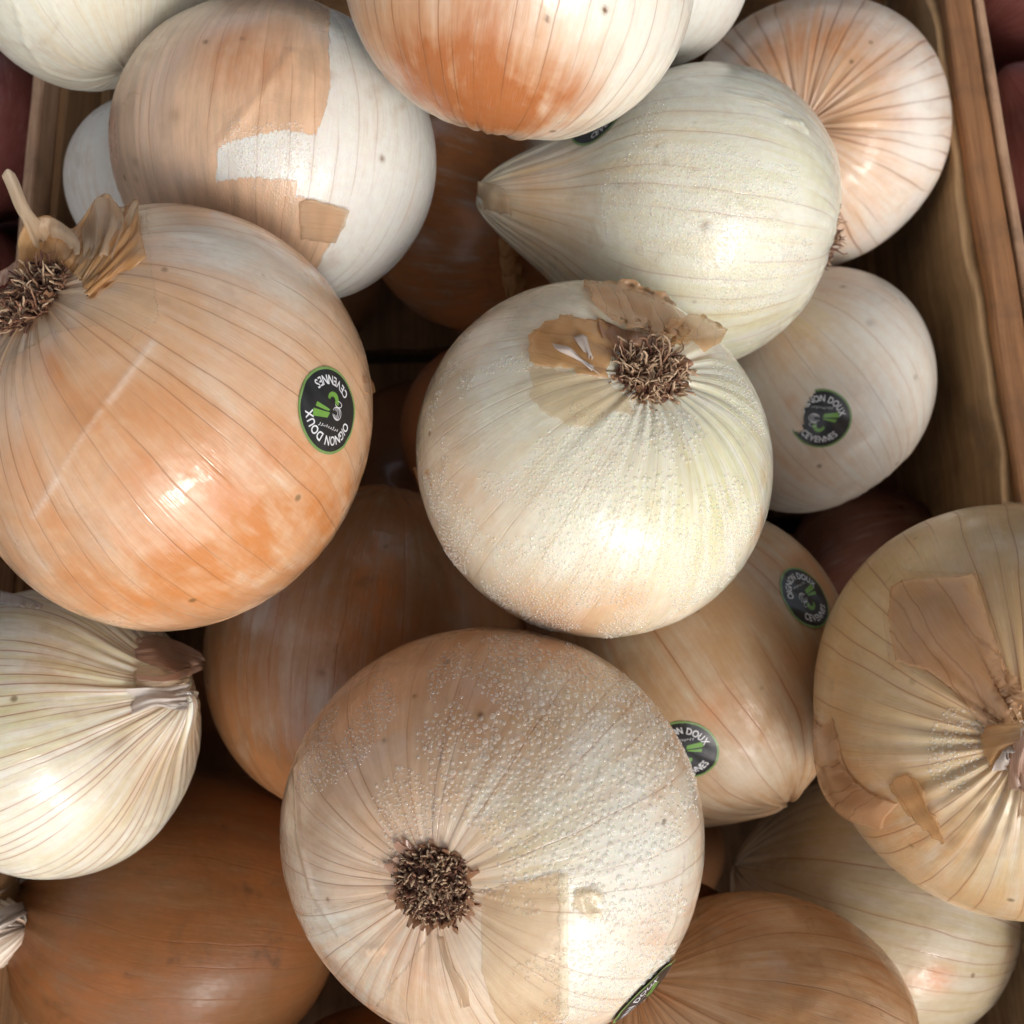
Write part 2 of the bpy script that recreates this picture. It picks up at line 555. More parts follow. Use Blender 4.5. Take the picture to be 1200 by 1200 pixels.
def peel(o, poly, mat, lift=0.25, curl=(), name='loose_skin', step=4.0, jag=1.2, uvdir=None, wave=0.15):
    """a flake of skin lying on the bulb; curl: (polyline, width px, height mm) lifts the flake along an edge"""
    ed = resample(list(poly) + [poly[0]], step)[:-1]
    ed = [(u + o.rs.normal() * jag * .5, v + o.rs.normal() * jag * .5) for u, v in ed]
    ph_ = o.rs.uniform(0, 6.28, 4)
    ed = [(u + jag * 1.3 * math.sin(i * .55 + ph_[0]) + jag * .9 * math.sin(i * 1.37 + ph_[1]), v + jag * 1.3 * math.sin(i * .47 + ph_[2]) + jag * .9 * math.sin(i * 1.61 + ph_[3])) for i, (u, v) in enumerate(ed)]
    P = np.array(ed)
    x0, y0 = P.min(0)
    x1, y1 = P.max(0)
    gx, gy = np.meshgrid(np.arange(x0, x1, step), np.arange(y0, y1, step))
    gx = gx.ravel() + o.rs.uniform(-.8, .8, gx.size)
    gy = gy.ravel() + o.rs.uniform(-.8, .8, gy.size)
    k = poly_sdf(gx, gy, ed) > step * .5
    pts = ed + list(zip(gx[k], gy[k]))
    n = len(ed)
    r = delaunay_2d_cdt([Vector(p) for p in pts], [], [list(range(n))], 1, 1e-5)
    vs, fs = r[0], r[2]
    out, uvs = [], []
    f1, f2, f3 = (o.rs.normal(size=2) * .12 for _ in range(3))
    ctr = P.mean(0)
    ud = np.array(uvdir if uvdir else (0, 1), float)
    ud /= np.linalg.norm(ud)
    for q in vs:
        u, v = q.x, q.y
        h, nr, ok = o.hit(u, v)
        l = lift + wave * (math.sin(u * f1[0] + v * f1[1]) + math.sin(u * f2[0] + v * f2[1] + 2)) * .5 + wave
        for pl, w, hm in curl:
            dd = min(math.hypot(u - a, v - b) for a, b in resample(pl, 3))
            l += hm * math.exp(-(dd / w) ** 1.5)
        ray = (h - CAM) / np.linalg.norm(h - CAM)
        dirn = nr if nr @ -ray > .35 else nr
        out.append(h + dirn * l * .001)
        e = np.array((u, v)) - ctr
        uvs.append((float(e @ np.array((-ud[1], ud[0]))) / max(x1 - x0, y1 - y0) + .5, float(e @ ud) / max(x1 - x0, y1 - y0) + .5))
    ob = mesh_obj(name, o.loc(np.array(out)), fs, mat, o.root, uv=uvs)
    m = ob.modifiers.new('thickness', 'SOLIDIFY')
    m.thickness = .00006
    m.offset = 0
    return ob


def catmull(P, n):
    P = np.asarray(P, float)
    k = len(P)
    if k < 3:
        t = np.linspace(0, 1, n)[:, None]
        return P[0] * (1 - t) + P[-1] * t
    Q = np.concatenate([[2 * P[0] - P[1]], P, [2 * P[-1] - P[-2]]])
    out = []
    for t in np.linspace(0, k - 1 - 1e-6, n):
        i = int(t)
        f = t - i
        a, b, c, d = Q[i:i + 4]
        out.append(.5 * ((2 * b) + (-a + c) * f + (2 * a - 5 * b + 4 * c - d) * f * f + (-a + 3 * b - 3 * c + d) * f ** 3))
    return np.array(out)


def sheet(o, rows, mat, name='papery_skin', nu=26, nv=18, crinkle=.5, jag=.6, thick=.00008, uvs=(1, 1)):
    """papery skin through rows of (u, v, height mm toward the viewer above the bulb)"""
    R3 = []
    for row in rows:
        r = []
        for u, v, h in row:
            p, n, ok = o.hit(u, v)
            ray = (p - CAM) / np.linalg.norm(p - CAM)
            r.append(p - ray * h * .001)
        R3.append(catmull(r, nu))
    R3 = np.array(R3)
    G = np.stack([catmull(R3[:, i], nv) for i in range(nu)], 1)      # nv x nu x 3
    px = .001 * .22
    jz = o.rs.normal(size=(nu, 3)) * jag * px * 3
    tt = np.linspace(0, 1, nv)[:, None, None]
    G = G + jz[None] * tt ** 3
    ii, jj = np.meshgrid(np.arange(nv), np.arange(nu), indexing='ij')
    w = np.zeros((nv, nu))
    for k in range(5):
        a, b, c = o.rs.uniform(.1, .8), o.rs.uniform(.2, 1.3), o.rs.uniform(0, 6.28)
        w += np.sin(ii * a * .7 + jj * b + c) / (1 + b)
    G = G - FW * (w * crinkle * .0003)[..., None]
    faces = [(i * nu + j, i * nu + j + 1, (i + 1) * nu + j + 1, (i + 1) * nu + j) for i in range(nv - 1) for j in range(nu - 1)]
    uv = [(j / (nu - 1) * uvs[0], i / (nv - 1) * uvs[1]) for i in range(nv) for j in range(nu)]
    ob = mesh_obj(name, o.loc(G.reshape(-1, 3)), faces, mat, o.root, uv=uv)
    m = ob.modifiers.new('thickness', 'SOLIDIFY')
    m.thickness = thick
    m.offset = 0
    return ob


def tube(pts, r, n=5):
    pts = np.asarray(pts)
    V, Fc = [], []
    T = np.gradient(pts, axis=0)
    ref = np.array([.3, .5, .81])
    for i, (p, t) in enumerate(zip(pts, T)):
        t = t / (np.linalg.norm(t) + 1e-12)
        a = np.cross(t, ref)
        a /= np.linalg.norm(a) + 1e-12
        b = np.cross(t, a)
        rr = r[i] if hasattr(r, '__len__') else r
        for k in range(n):
            an = 2 * math.pi * k / n
            V.append(p + rr * (a * math.cos(an) + b * math.sin(an)))
    m = len(pts)
    for i in range(m - 1):
        for k in range(n):
            Fc.append((i * n + k, i * n + (k + 1) % n, (i + 1) * n + (k + 1) % n, (i + 1) * n + k))
    return V, Fc


def root_mat():
    N = NT('dried_roots')
    t = N.attr('tone')
    r = N.n('ValToRGB', {0: t}, out=None)
    cr = r.color_ramp
    cr.elements[0].position = 0
    cr.elements[0].color = (.035, .012, .008, 1)
    cr.elements[1].position = 1
    cr.elements[1].color = (.62, .44, .28, 1)
    for p, c in ((.35, (.17, .065, .035, 1)), (.65, (.34, .18, .10, 1))):
        e = cr.elements.new(p)
        e.color = c

    P = N.n('TexCoord', out=3)
    nz = N.noise(P, 1500, 3)
    c = N.mix(N.math('MULTIPLY', nz, .5), r.outputs[0], (.10, .04, .02))
    return N.out(N.n('BsdfPrincipled', {'Base Color': c, 'Roughness': .7, 'Normal': N.bump(nz, .0004, .6)}))


ROOT = root_mat()


def tuft(o, r, n=260, length=.006, light=.25, curl=1.0, flakes=26, flake_mat=None, lean=(0, 0), fat=1.0, tip=1.15, seed=1, rise=.0):
    """dried root tuft on the root pole (local -z)"""
    rs = np.random.default_rng(seed)
    zr = profile(np.array([np.pi]), o.s)[1][0] * o.R * abs(o.A[2, 2])
    Vv, Ff, tone = [], [], []

    def add(V, Fc, t):
        b = len(Vv)
        Vv.extend(V)
        Ff.extend([tuple(x + b for x in f) for f in Fc])
        tone.extend([t] * len(V) if not hasattr(t, '__len__') else t)
    # basal plate: low rough dome
    m, q = 14, 40
    V = []
    for i in range(m):
        rr = r * (i / (m - 1)) * 1.0
        for k in range(q):
            an = 2 * math.pi * k / q
            hgt = (.0022 + rise) * (1 - (i / (m - 1)) ** 2.2) + rs.normal() * .00025
            V.append(np.array([rr * math.cos(an), rr * math.sin(an), zr - hgt + (.0012 if i == m - 1 else 0)]))
    add(V, [(i * q + k, i * q + (k + 1) % q, (i + 1) * q + (k + 1) % q, (i + 1) * q + k) for i in range(m - 1) for k in range(q)], .2)
    for i in range(n):
        a = rs.uniform(0, 6.283)
        rr = r * math.sqrt(rs.uniform(0, 1)) * .97
        p = np.array([rr * math.cos(a), rr * math.sin(a), zr - (.0022 + rise) * (1 - (rr / r) ** 2.2) + .0003])
        out = np.array([math.cos(a), math.sin(a), 0]) * (rr / r) * .9
        d = np.array([lean[0], lean[1], -1.0]) + out + rs.normal(size=3) * .45 * curl
        d /= np.linalg.norm(d)
        L = length * rs.uniform(.25, 1) * (1 - .35 * rr / r)
        pts = [p]
        bend = rs.normal(size=3) * .55 * curl
        for k in range(9):
            d = d + bend * .35 + rs.normal(size=3) * .38 * curl
            d /= np.linalg.norm(d)
            pts.append(pts[-1] + d * L / 7)
        rad = rs.uniform(.00012, .00030) * fat
        tn = rs.uniform(0.7, 1) if rs.uniform() < light else rs.uniform(.05, .6)
        rads = [rad * x for x in (1, 1.1, 1, 1.05, .95, 1.0, .85, .9, .8, .5)]
        Vt, Ft = tube(pts, rads)
        add(Vt, Ft, list(np.repeat(np.clip(tn * np.linspace(.45, tip, 10), 0, 1), 5)))
    ob = mesh_obj('root_tuft', Vv, Ff, ROOT, o.root)
    ob['kind'] = 'stuff'
    fattr(ob, 'tone', tone)
    # papery fringe round the roots: short torn flakes standing up
    if flakes:
        Vv, Ff, uv = [], [], []
        for i in range(flakes):
            a = 2 * math.pi * i / flakes + rs.normal() * .12
            w = rs.uniform(.06, .22)
            L = rs.uniform(.001, .0052)
            st = rs.uniform(.1, 1.0)
            b = len(Vv)
            for t in range(4):
                f = t / 3
                rr = r * (.9 + .08 * f) + L * f * (1 - st) * 1.0
                zz = zr + .0006 - L * f * st - .0007
                for k in range(3):
                    an = a + (k - 1) * w * (1 - .85 * f) + rs.normal() * .03
                    Vv.append((rr * math.cos(an), rr * math.sin(an), zz - rs.uniform(0, .0003)))
                    uv.append((i * .31 + k * .1, f))
            for t in range(3):
                for k in range(2):
                    Ff.append((b + t * 3 + k, b + t * 3 + k + 1, b + t * 3 + 3 + k + 1, b + t * 3 + 3 + k))
        fo = mesh_obj('root_collar', Vv, Ff, flake_mat or PAPER['rust'], o.root, uv=uv)
        fo['kind'] = 'stuff'
    return ob


PAPER = {
    'rust': paper_mat('dry_skin_rust', (.42, .20, .11), (.56, .32, .18), .9, .3, 9, .5),
    'tan': paper_mat('dry_skin_tan', (.88, .60, .36), (.80, .48, .25), .50, .35, 6, .38, .22, vcol=(.35, .14, .06)),
    'amber': paper_mat('dry_skin_amber', (.86, .58, .30), (.76, .44, .19), .50, .4, 5, .35, .2, vcol=(.35, .14, .06)),
    'film': paper_mat('clear_skin', (.82, .66, .44), (.78, .58, .36), .14, .3, 5, .25, rough=.15, vcol=(.35, .14, .06)),
    'fold': paper_mat('folded_skin', (.96, .93, .86), (.92, .87, .78), .34, .2, 2, .05, rough=.1),
    'cream': paper_mat('pale_skin', (.88, .74, .56), (.82, .62, .42), .4, .45, 6, .3, vcol=(.5, .25, .15)),
    'pink': paper_mat('pink_neck_skin', (.78, .56, .44), (.62, .38, .27), .7, .3, 12, .6, vcol=(.22, .09, .06)),
    'white': paper_mat('white_neck_skin', (.90, .84, .78), (.80, .70, .62), .85, .35, 7, .25, vcol=(.5, .25, .2)),
}

# ------------------------------------------------------------------ condensation
def drop_mat():
    N = NT('condensed_water')
    pr = N.n('BsdfPrincipled', {'Base Color': (.97, .95, .88), 'Roughness': .05, 'Specular IOR Level': .9})
    tr = N.n('BsdfTransparent', {'Color': (1, 1, 1)})
    lw = N.n('LayerWeight', {0: .35}, out=1)
    return N.out(N.n('MixShader', {0: N.math('ADD', .20, N.math('MULTIPLY', lw, .38)), 1: tr, 2: pr}))


WATER = drop_mat()


def droplets(o, spots, seed=0):
    """beads of water on the bulb; spots: (u, v, radius px, spacing mm, coverage)"""
    rs = np.random.default_rng(seed + 11)
    W = o.world()
    Fq = o.F
    ctr = W[Fq].mean(1)
    n1 = np.cross(W[Fq[:, 2]] - W[Fq[:, 0]], W[Fq[:, 3]] - W[Fq[:, 1]])
    area = np.linalg.norm(n1, axis=1) / 2 + 1e-15
    nrm = n1 / (2 * area[:, None])
    flip = np.einsum('ij,ij->i', nrm, ctr - o.c) < 0
    nrm[flip] *= -1
    face = np.einsum('ij,ij->i', nrm, CAM - ctr) > 0
    K, Q, Vv, Ff = 8, [(1.0, .0), (.93, .42), (.62, .78)], [], []
    base = []
    for rr, zz in Q:
        base += [(rr * math.cos(2 * math.pi * k / K), rr * math.sin(2 * math.pi * k / K), zz) for k in range(K)]
    base.append((0, 0, .95))
    base = np.array(base)
    fc = [(i * K + k, i * K + (k + 1) % K, (i + 1) * K + (k + 1) % K, (i + 1) * K + k) for i in range(2) for k in range(K)]
    fc = [f for f in fc] 
    tri = [(2 * K + k, 2 * K + (k + 1) % K, 3 * K) for k in range(K)]
    fq, ft = np.array(fc), np.array(tri)
    P_all, N_all, R_all = [], [], []
    for (u, v, rpx, sp, cov) in spots:
        h = o.hit(u, v)[0]
        R0 = rpx * np.linalg.norm(h - CAM) / FPX
        dd = np.linalg.norm(ctr - h, axis=1)
        w = area * face * (dd < R0 * 1.5)
        if w.sum() <= 0:
            continue
        sp = sp * .001
        n = int(w.sum() / sp ** 2 * 5)
        idx = rs.choice(len(w), n, p=w / w.sum())
        a, b = rs.uniform(size=(2, n, 1))
        q = W[Fq[idx]]
        p = (q[:, 0] * (1 - a) + q[:, 1] * a) * (1 - b) + (q[:, 3] * (1 - a) + q[:, 2] * a) * b
        pr = cov * np.exp(-(np.linalg.norm(p - h, axis=1) / R0) ** 4)
        # patchiness
        pt = np.zeros(n)
        for k in range(6):
            f = rs.normal(size=3) * 190
            pt += np.sin(p @ f + rs.uniform(0, 6.28))
        pr = pr + pt * .16
        keep = rs.uniform(size=n) < np.clip(pr * 1.6, 0, 1)
        keep &= pr > .12
        p, nn = p[keep], nrm[idx[keep]]
        key = np.floor(p / sp + rs.uniform(0, 1, 3)).astype(int)
        _, ui = np.unique(key, axis=0, return_index=True)
        p, nn = p[ui], nn[ui]
        rad = sp * np.clip(rs.lognormal(-1.22, .36, len(p)), .12, .55)
        P_all.append(p); N_all.append(nn); R_all.append(rad)
    P, Nn, Rr = np.concatenate(P_all), np.concatenate(N_all), np.concatenate(R_all)
    # drop the smaller of two overlapping beads
    order = np.argsort(-Rr)
    P, Nn, Rr = P[order], Nn[order], Rr[order]
    cell, keep = {}, []
    for i in range(len(P)):
        k = tuple((P[i] / .0012).astype(int))
        ok = True
        for dx in (-1, 0, 1):
            for dy in (-1, 0, 1):
                for dz in (-1, 0, 1):
                    for j in cell.get((k[0] + dx, k[1] + dy, k[2] + dz), ()):
                        e = P[i] - P[j]
                        if e @ e < (Rr[i] + Rr[j]) ** 2 * .9:
                            ok = False
                            break
                    if not ok: break
                if not ok: break
            if not ok: break
        if ok:
            cell.setdefault(k, []).append(i)
            keep.append(i)
    P, Nn, Rr = P[keep], Nn[keep], Rr[keep]
    t = np.cross(Nn, rs.normal(size=Nn.shape))
    t /= np.linalg.norm(t, axis=1, keepdims=True)
    b = np.cross(Nn, t)
    el = rs.uniform(.8, 1.2, len(P))
    V = (P[:, None] + Rr[:, None, None] * (base[None, :, :1] * t[:, None] * el[:, None, None] + base[None, :, 1:2] * b[:, None] + (base[None, :, 2:] * .72 - .06) * Nn[:, None]))
    m = len(base)
    offs = np.arange(len(P))[:, None, None] * m
    FQ = (fq[None] + offs).reshape(-1, 4)
    FT = (ft[None] + offs).reshape(-1, 3)
    me = bpy.data.meshes.new('water_droplets')
    V = o.loc(V.reshape(-1, 3)).astype(np.float32)
    me.vertices.add(len(V)); me.vertices.foreach_set('co', V.ravel())
    nl = len(FQ) * 4 + len(FT) * 3
    me.loops.add(nl)
    me.loops.foreach_set('vertex_index', np.concatenate([FQ.ravel(), FT.ravel()]).astype(np.int32))
    me.polygons.add(len(FQ) + len(FT))
    tot = np.concatenate([np.full(len(FQ), 4), np.full(len(FT), 3)]).astype(np.int32)
    me.polygons.foreach_set('loop_start', np.concatenate([[0], np.cumsum(tot)[:-1]]).astype(np.int32))
    me.polygons.foreach_set('loop_total', tot)
    me.update(calc_edges=True)
    me.polygons.foreach_set('use_smooth', [True] * len(me.polygons))
    me.materials.append(WATER)
    ob = bpy.data.objects.new('water_droplets', me)
    COL.objects.link(ob)
    ob.parent = o.root
    ob['kind'] = 'stuff'
    print('droplets', len(P))
    return ob


# ------------------------------------------------------------------ stickers
ST_BLACK = plain_mat('sticker_black', (.010, .010, .012), .42, .3)
ST_GREEN = plain_mat('sticker_green', (.15, .33, .05), .35, .4)
ST_WHITE = plain_mat('sticker_white', (.72, .72, .74), .4, .3)
ST_BACK = plain_mat('sticker_edge_green', (.16, .28, .08), .4, .3)
_glyph = {}


def glyph(ch):
    if ch in _glyph:
        return _glyph[ch]
    cu = bpy.data.curves.new('glyph', 'FONT')
    cu.body = ch
    cu.size = 1
    cu.offset = .018
    cu.resolution_u = 3
    ob = bpy.data.objects.new('glyph', cu)
    COL.objects.link(ob)
    dg = bpy.context.evaluated_depsgraph_get()
    me = ob.evaluated_get(dg).to_mesh()
    V = np.array([v.co[:2] for v in me.vertices])
    Fc = [tuple(p.vertices) for p in me.polygons]
    ob.evaluated_get(dg).to_mesh_clear()
    bpy.data.objects.remove(ob)
    bpy.data.curves.remove(cu)
    w = V[:, 0].max() - V[:, 0].min()
    V[:, 0] -= (V[:, 0].max() + V[:, 0].min()) / 2
    _glyph[ch] = (V, Fc, w)
    return _glyph[ch]


def arc_text(txt, rad, size, mid, inward=False, squeeze=.82, gap=.07):
    """letters on an arc; mid = angle in degrees of the text's middle"""
    V, Fc = [], []
    ws = [(.34 if c == ' ' else glyph(c)[2] * squeeze + gap) * size for c in txt]
    tot = sum(ws)
    pos = -tot / 2
    for c, w in zip(txt, ws):
        x = pos + w / 2
        pos += w
        if c == ' ':
            continue
        g, f, _ = glyph(c)
        g = g * [size * squeeze, size]
        if not inward:
            a = math.radians(mid) - x / rad
            up = np.array([math.cos(a), math.sin(a)])
            rt = np.array([math.sin(a), -math.cos(a)])
            o = up * (rad - size * .35)
        else:
            a = math.radians(mid) + x / rad
            up = -np.array([math.cos(a), math.sin(a)])
            rt = np.array([-math.sin(a), math.cos(a)])
            o = -up * (rad + size * .35)
        b = len(V)
        V += [o + rt * p[0] + up * p[1] for p in g]
        Fc += [tuple(i + b for i in q) for q in f]
    return V, Fc


def stroke(pts, w):
    pts = np.array(pts, float)
    T = np.gradient(pts, axis=0)
    T /= np.linalg.norm(T, axis=1, keepdims=True)
    Nn = np.stack([-T[:, 1], T[:, 0]], 1)
    ww = np.linspace(1, .6, len(pts))[:, None] * w / 2
    V = list(pts + Nn * ww) + list(pts - Nn * ww)
    n = len(pts)
    return V, [(i, i + 1, n + i + 1, n + i) for i in range(n - 1)]


def disc(r0, r1, nr, na, a0=0, a1=360):
    V, Fc = [], []
    for i in range(nr + 1):
        r = r0 + (r1 - r0) * i / nr
        for k in range(na + 1):
            a = math.radians(a0 + (a1 - a0) * k / na)
            V.append((r * math.cos(a), r * math.sin(a)))
    for i in range(nr):
        for k in range(na):
            a = i * (na + 1) + k
            Fc.append((a, a + na + 1, a + na + 2, a + 1))
    return V, Fc


def sticker(o, u, v, rad, rot, keep=None, lift=.12, label='round black and green sticker', curl=None):
    P, n, ok = o.hit(u, v)
    P2 = o.hit(u, v - 3)[0]
    ey = P2 - P
    ey -= n * (n @ ey)
    ey /= np.linalg.norm(ey)
    ex = np.cross(ey, n)
    a = math.radians(rot)
    X = ex * math.cos(a) + ey * math.sin(a)
    Y = -ex * math.sin(a) + ey * math.cos(a)

    def lay(name, V, Fc, mat, h, parent):
        V = np.array(V)
        if keep is not None:
            ok_ = [keep(*p) for p in V]
            Fc = [f for f in Fc if all(ok_[i] for i in f)]
        out = []
        for x, y in V:
            q = P + (X * x + Y * y) * rad + n * .012
            r = o.bvh.ray_cast(Vector(q), Vector(-n), .05)
            b = np.array(r[0]) if r[0] is not None else q - n * .014
            hh = h * .001
            hh += .00007 * (math.sin(x * 5.1 + rot) + math.sin(y * 6.7 + rot * 2) + math.sin((x + y) * 9.3 + rot))+.00012
            if curl:
                hh += curl(x, y) * .001
            out.append(b + n * hh)
        ob = mesh_obj(name, o.loc(np.array(out)), Fc, mat, parent)
        if parent is not o.root:
            ob.matrix_parent_inverse = Matrix.Identity(4)
        return ob
    st = lay('sticker', *disc(0.0, .97, 12, 64), ST_BLACK, lift, o.root)
    st['label'] = label
    st2 = lay('sticker_rim', *disc(.94, 1.0, 2, 64), ST_BACK, lift + .03, st)
    V1, F1 = arc_text('OIGNON DOUX', .70, .30, 90)
    V2, F2 = arc_text('CEVENNES', .70, .30, 270, True)
    F1 += [tuple(i + len(V1) for i in f) for f in F2]
    lay('lettering', list(V1) + list(V2), F1, ST_WHITE, lift + .05, st)
    # emblem: bulb outline with green leaves
    V, Fc = [], []
    for q in ([(-.42, .30), (-.18, .34), (.28, .02), (.22, -.08)], [(-.30, .08), (-.28, .02), (.05, -.10), (.04, -.05)]):
        pass
    lv = []
    for quad in (((.05, .02), (.10, .14), (.58, .20), (.60, .04)), ((.06, -.04), (.10, .0), (.54, -.02), (.50, -.12))):
        b = len(lv)
        A, B, C, D = [np.array(p) for p in quad]
        m = 6
        for i in range(m + 1):
            t = i / m
            lv += [A * (1 - t) + D * t, B * (1 - t) + C * t]
        Fc += [(b + 2 * i, b + 2 * i + 1, b + 2 * i + 3, b + 2 * i + 2) for i in range(m)]
    b = len(lv)
    Vs, Fs = stroke([(.02 + .16 * math.cos(t) - .05, -.25 + .14 * math.sin(t)) for t in np.linspace(2.8, 6.2, 12)], .14)
    lv += Vs
    Fc += [tuple(i + b for i in f) for f in Fs]
    lay('leaf_emblem', [(-x * .95 if False else x * .95, y * 1.1 + .04) for x, y in lv], Fc, ST_GREEN, lift + .05, st)
    lw, Fw = [], []
    for k, (cx, cy, rx, ry) in enumerate(((-.22, .02, .17, .15), (-.22, .02, .10, .15), (-.22, .02, .03, .15), (-.24, -.2, .12, .07))):
        b = len(lw)
        Vs, Fs = stroke([(cx + rx * math.cos(t), cy + ry * math.sin(t)) for t in np.linspace(.3, 6.0, 22)], .022)
        lw += Vs
        Fw += [tuple(i + b for i in f) for f in Fs]
    for k in range(9):
        b = len(lw)
        x = -.34 + .08 * k
        Vs, Fs = stroke([(x, .36 + .02 * math.sin(k * 2.3)), (x + .02, .41), (x + .06, .40 + .03 * math.sin(k))], .02)
        lw += Vs
        Fw += [tuple(i + b for i in f) for f in Fs]
    lay('bulb_emblem', lw, Fw, ST_WHITE, lift + .05, st)
    return st

# ------------------------------------------------------------------ crate
YAW = math.radians(1.6)
RIM = .188


def at_height(u, v, z):
    d = unproj(u, v, 1) - CAM
    return CAM + d * (z - CAM[2]) / d[2]


WOOD_IN = wood_mat('wood_inner_board', (.40, .22, .10), (.27, .14, .06))
WOOD_RAIL = wood_mat('wood_rail', (.46, .22, .09), (.30, .13, .05), rough=.6)
WOOD_EDGE = wood_mat('wood_sawn_edge', (.58, .36, .22), (.42, .22, .12), scale=2)
WOOD_PALE = wood_mat('wood_pale_ply', (.48, .30, .15), (.34, .20, .09), scale=.7)


def board(name, x0, x1, y0, y1, z0, z1, mat, parent, wavy=0.0, seg=40, bevel=.0008, axis=1, seed=0):
    rs = np.random.default_rng(seed)
    bm = bmesh.new()
    n = seg
    ring = []
    ph = rs.uniform(0, 6, 6)
    for i in range(n + 1):
        t = i / n
        w = wavy * (math.sin(t * 31 + ph[0]) + .7 * math.sin(t * 67 + ph[1]) + .5 * math.sin(t * 131 + ph[2])) / 2
        if axis == 1:
            y = y0 + (y1 - y0) * t
            c = [(x0, y, z0), (x1, y, z0), (x1, y, z1 + w), (x0 + 0 * w, y, z1 + w)]
            c[3] = (x0 + w, y, z1 + w)
        else:
            x = x0 + (x1 - x0) * t
            c = [(x, y0, z0), (x, y1, z0), (x, y1, z1 + w), (x, y0 + w, z1 + w)]
        ring.append([bm.verts.new(p) for p in c])
    for a, b in zip(ring[:-1], ring[1:]):
        for k in range(4):
            bm.faces.new((a[k], a[(k + 1) % 4], b[(k + 1) % 4], b[k]))
    bm.faces.new(ring[0][::-1])
    bm.faces.new(ring[-1])
    bmesh.ops.recalc_face_normals(bm, faces=bm.faces)
    me = bpy.data.meshes.new(name)
    bm.to_mesh(me)
    bm.free()
    me.materials.append(mat)
    o = bpy.data.objects.new(name, me)
    COL.objects.link(o)
    o.parent = parent
    m = o.modifiers.new('bevel', 'BEVEL')
    m.width = bevel
    m.segments = 2
    m.limit_method = 'ANGLE'
    return o


crate = empty('wooden_crate', 'open softwood crate of boards and a thick rail holding the heap of pale onions', 'crate', None)
crate.rotation_euler = (0, 0, YAW)
CY, SY = math.cos(YAW), math.sin(YAW)


def to_crate(P):
    return np.array([P[0] * CY + P[1] * SY, -P[0] * SY + P[1] * CY, P[2]])


XL = to_crate(at_height(46, 150, RIM))[0]             # inner face of the left side
XR = to_crate(at_height(1133, 300, RIM - .003))[0]    # inner face of the right side
Y0, Y1 = -.34, .24
# left: thin ply upright with two inner battens
board('side_board', XL - .0042, XL, Y0, Y1, .002, RIM, WOOD_EDGE, crate, .0004, seed=1)
board('side_slat', XL + .0003, XL + .0035, Y0, Y1, .10, RIM - .012, WOOD_IN, crate, .0005, seed=2)
board('side_slat', XL + .0038, XL + .0075, Y0, Y1, .012, RIM - .040, WOOD_PALE, crate, .0006, seed=3)
# right: rough inner board, thick outer rail, thin outer lath
board('side_board', XR, XR + .0042, Y0, Y1, .012, RIM - .003, WOOD_PALE, crate, .0011, seg=90, seed=4)
board('side_slat', XR - .0030, XR - .0003, Y0, Y1, .012, .105, WOOD_IN, crate, .0008, seed=5)
XQ = to_crate(at_height(1152, 300, RIM + .001))[0]
XQ2 = to_crate(at_height(1189, 300, RIM + .001))[0]
board('rail', XQ, XQ2, Y0, Y1, RIM - .030, RIM + .001, WOOD_RAIL, crate, .0005, bevel=.0016, seed=6)
board('rail_lath', XQ2 + .0003, XQ2 + .0038, Y0, Y1, .002, RIM + .002, WOOD_EDGE, crate, .0003, seed=7)
# ends and floor laths
board('end_board', XL + .0080, XR - .0035, Y1 - .010, Y1 - .003, .012, RIM - .004, WOOD_IN, crate, .0004, axis=0, seed=8)
board('end_board', XL + .0080, XR - .0035, Y0 + .003, Y0 + .010, .012, RIM - .004, WOOD_IN, crate, .0004, axis=0, seed=9)
for i in range(6):
    w = (Y1 - Y0) / 6
    board('floor_lath', XL + .0003, XR - .0003, Y0 + i * w + .004, Y0 + (i + 1) * w - .004, .002, .0115, WOOD_IN, crate, .0003, axis=0, seg=10, seed=20 + i)

tb = bmesh.new()
bmesh.ops.create_grid(tb, x_segments=8, y_segments=8, size=.9)
tm = bpy.data.meshes.new('ground')
tb.to_mesh(tm)
tb.free()
tm.materials.append(wood_mat('stall_ground', (.10, .06, .045), (.05, .03, .025)))
tbl = bpy.data.objects.new('ground', tm)
COL.objects.link(tbl)
tbl['kind'] = 'structure'

# added canvas sheet, never in view: darkens the gaps, open toward the light
aw = bmesh.new()
bmesh.ops.create_grid(aw, x_segments=40, y_segments=20, size=1)
for v in aw.verts:
    x, y = v.co.x, v.co.y
    v.co = (-.65 + 1.45 * x, .95 + 1.55 * y, 1.55 - .10 * abs(math.sin(x * 9.4)) * .3 - .12 * x)
am = bpy.data.meshes.new('unseen_shade_sheet')
aw.to_mesh(am)
aw.free()
awN = NT('shade_sheet_canvas')
am.materials.append(awN.out(awN.n('MixShader', {0: .25, 1: awN.n('BsdfPrincipled', {'Base Color': (.36, .32, .26), 'Roughness': .8}), 2: awN.n('BsdfTranslucent', {'Color': (.45, .40, .34)})})))
awo = bpy.data.objects.new('unseen_shade_sheet', am)
COL.objects.link(awo)
awo['kind'] = 'structure'
awm = awo.modifiers.new('thickness', 'SOLIDIFY')
awm.thickness = .002

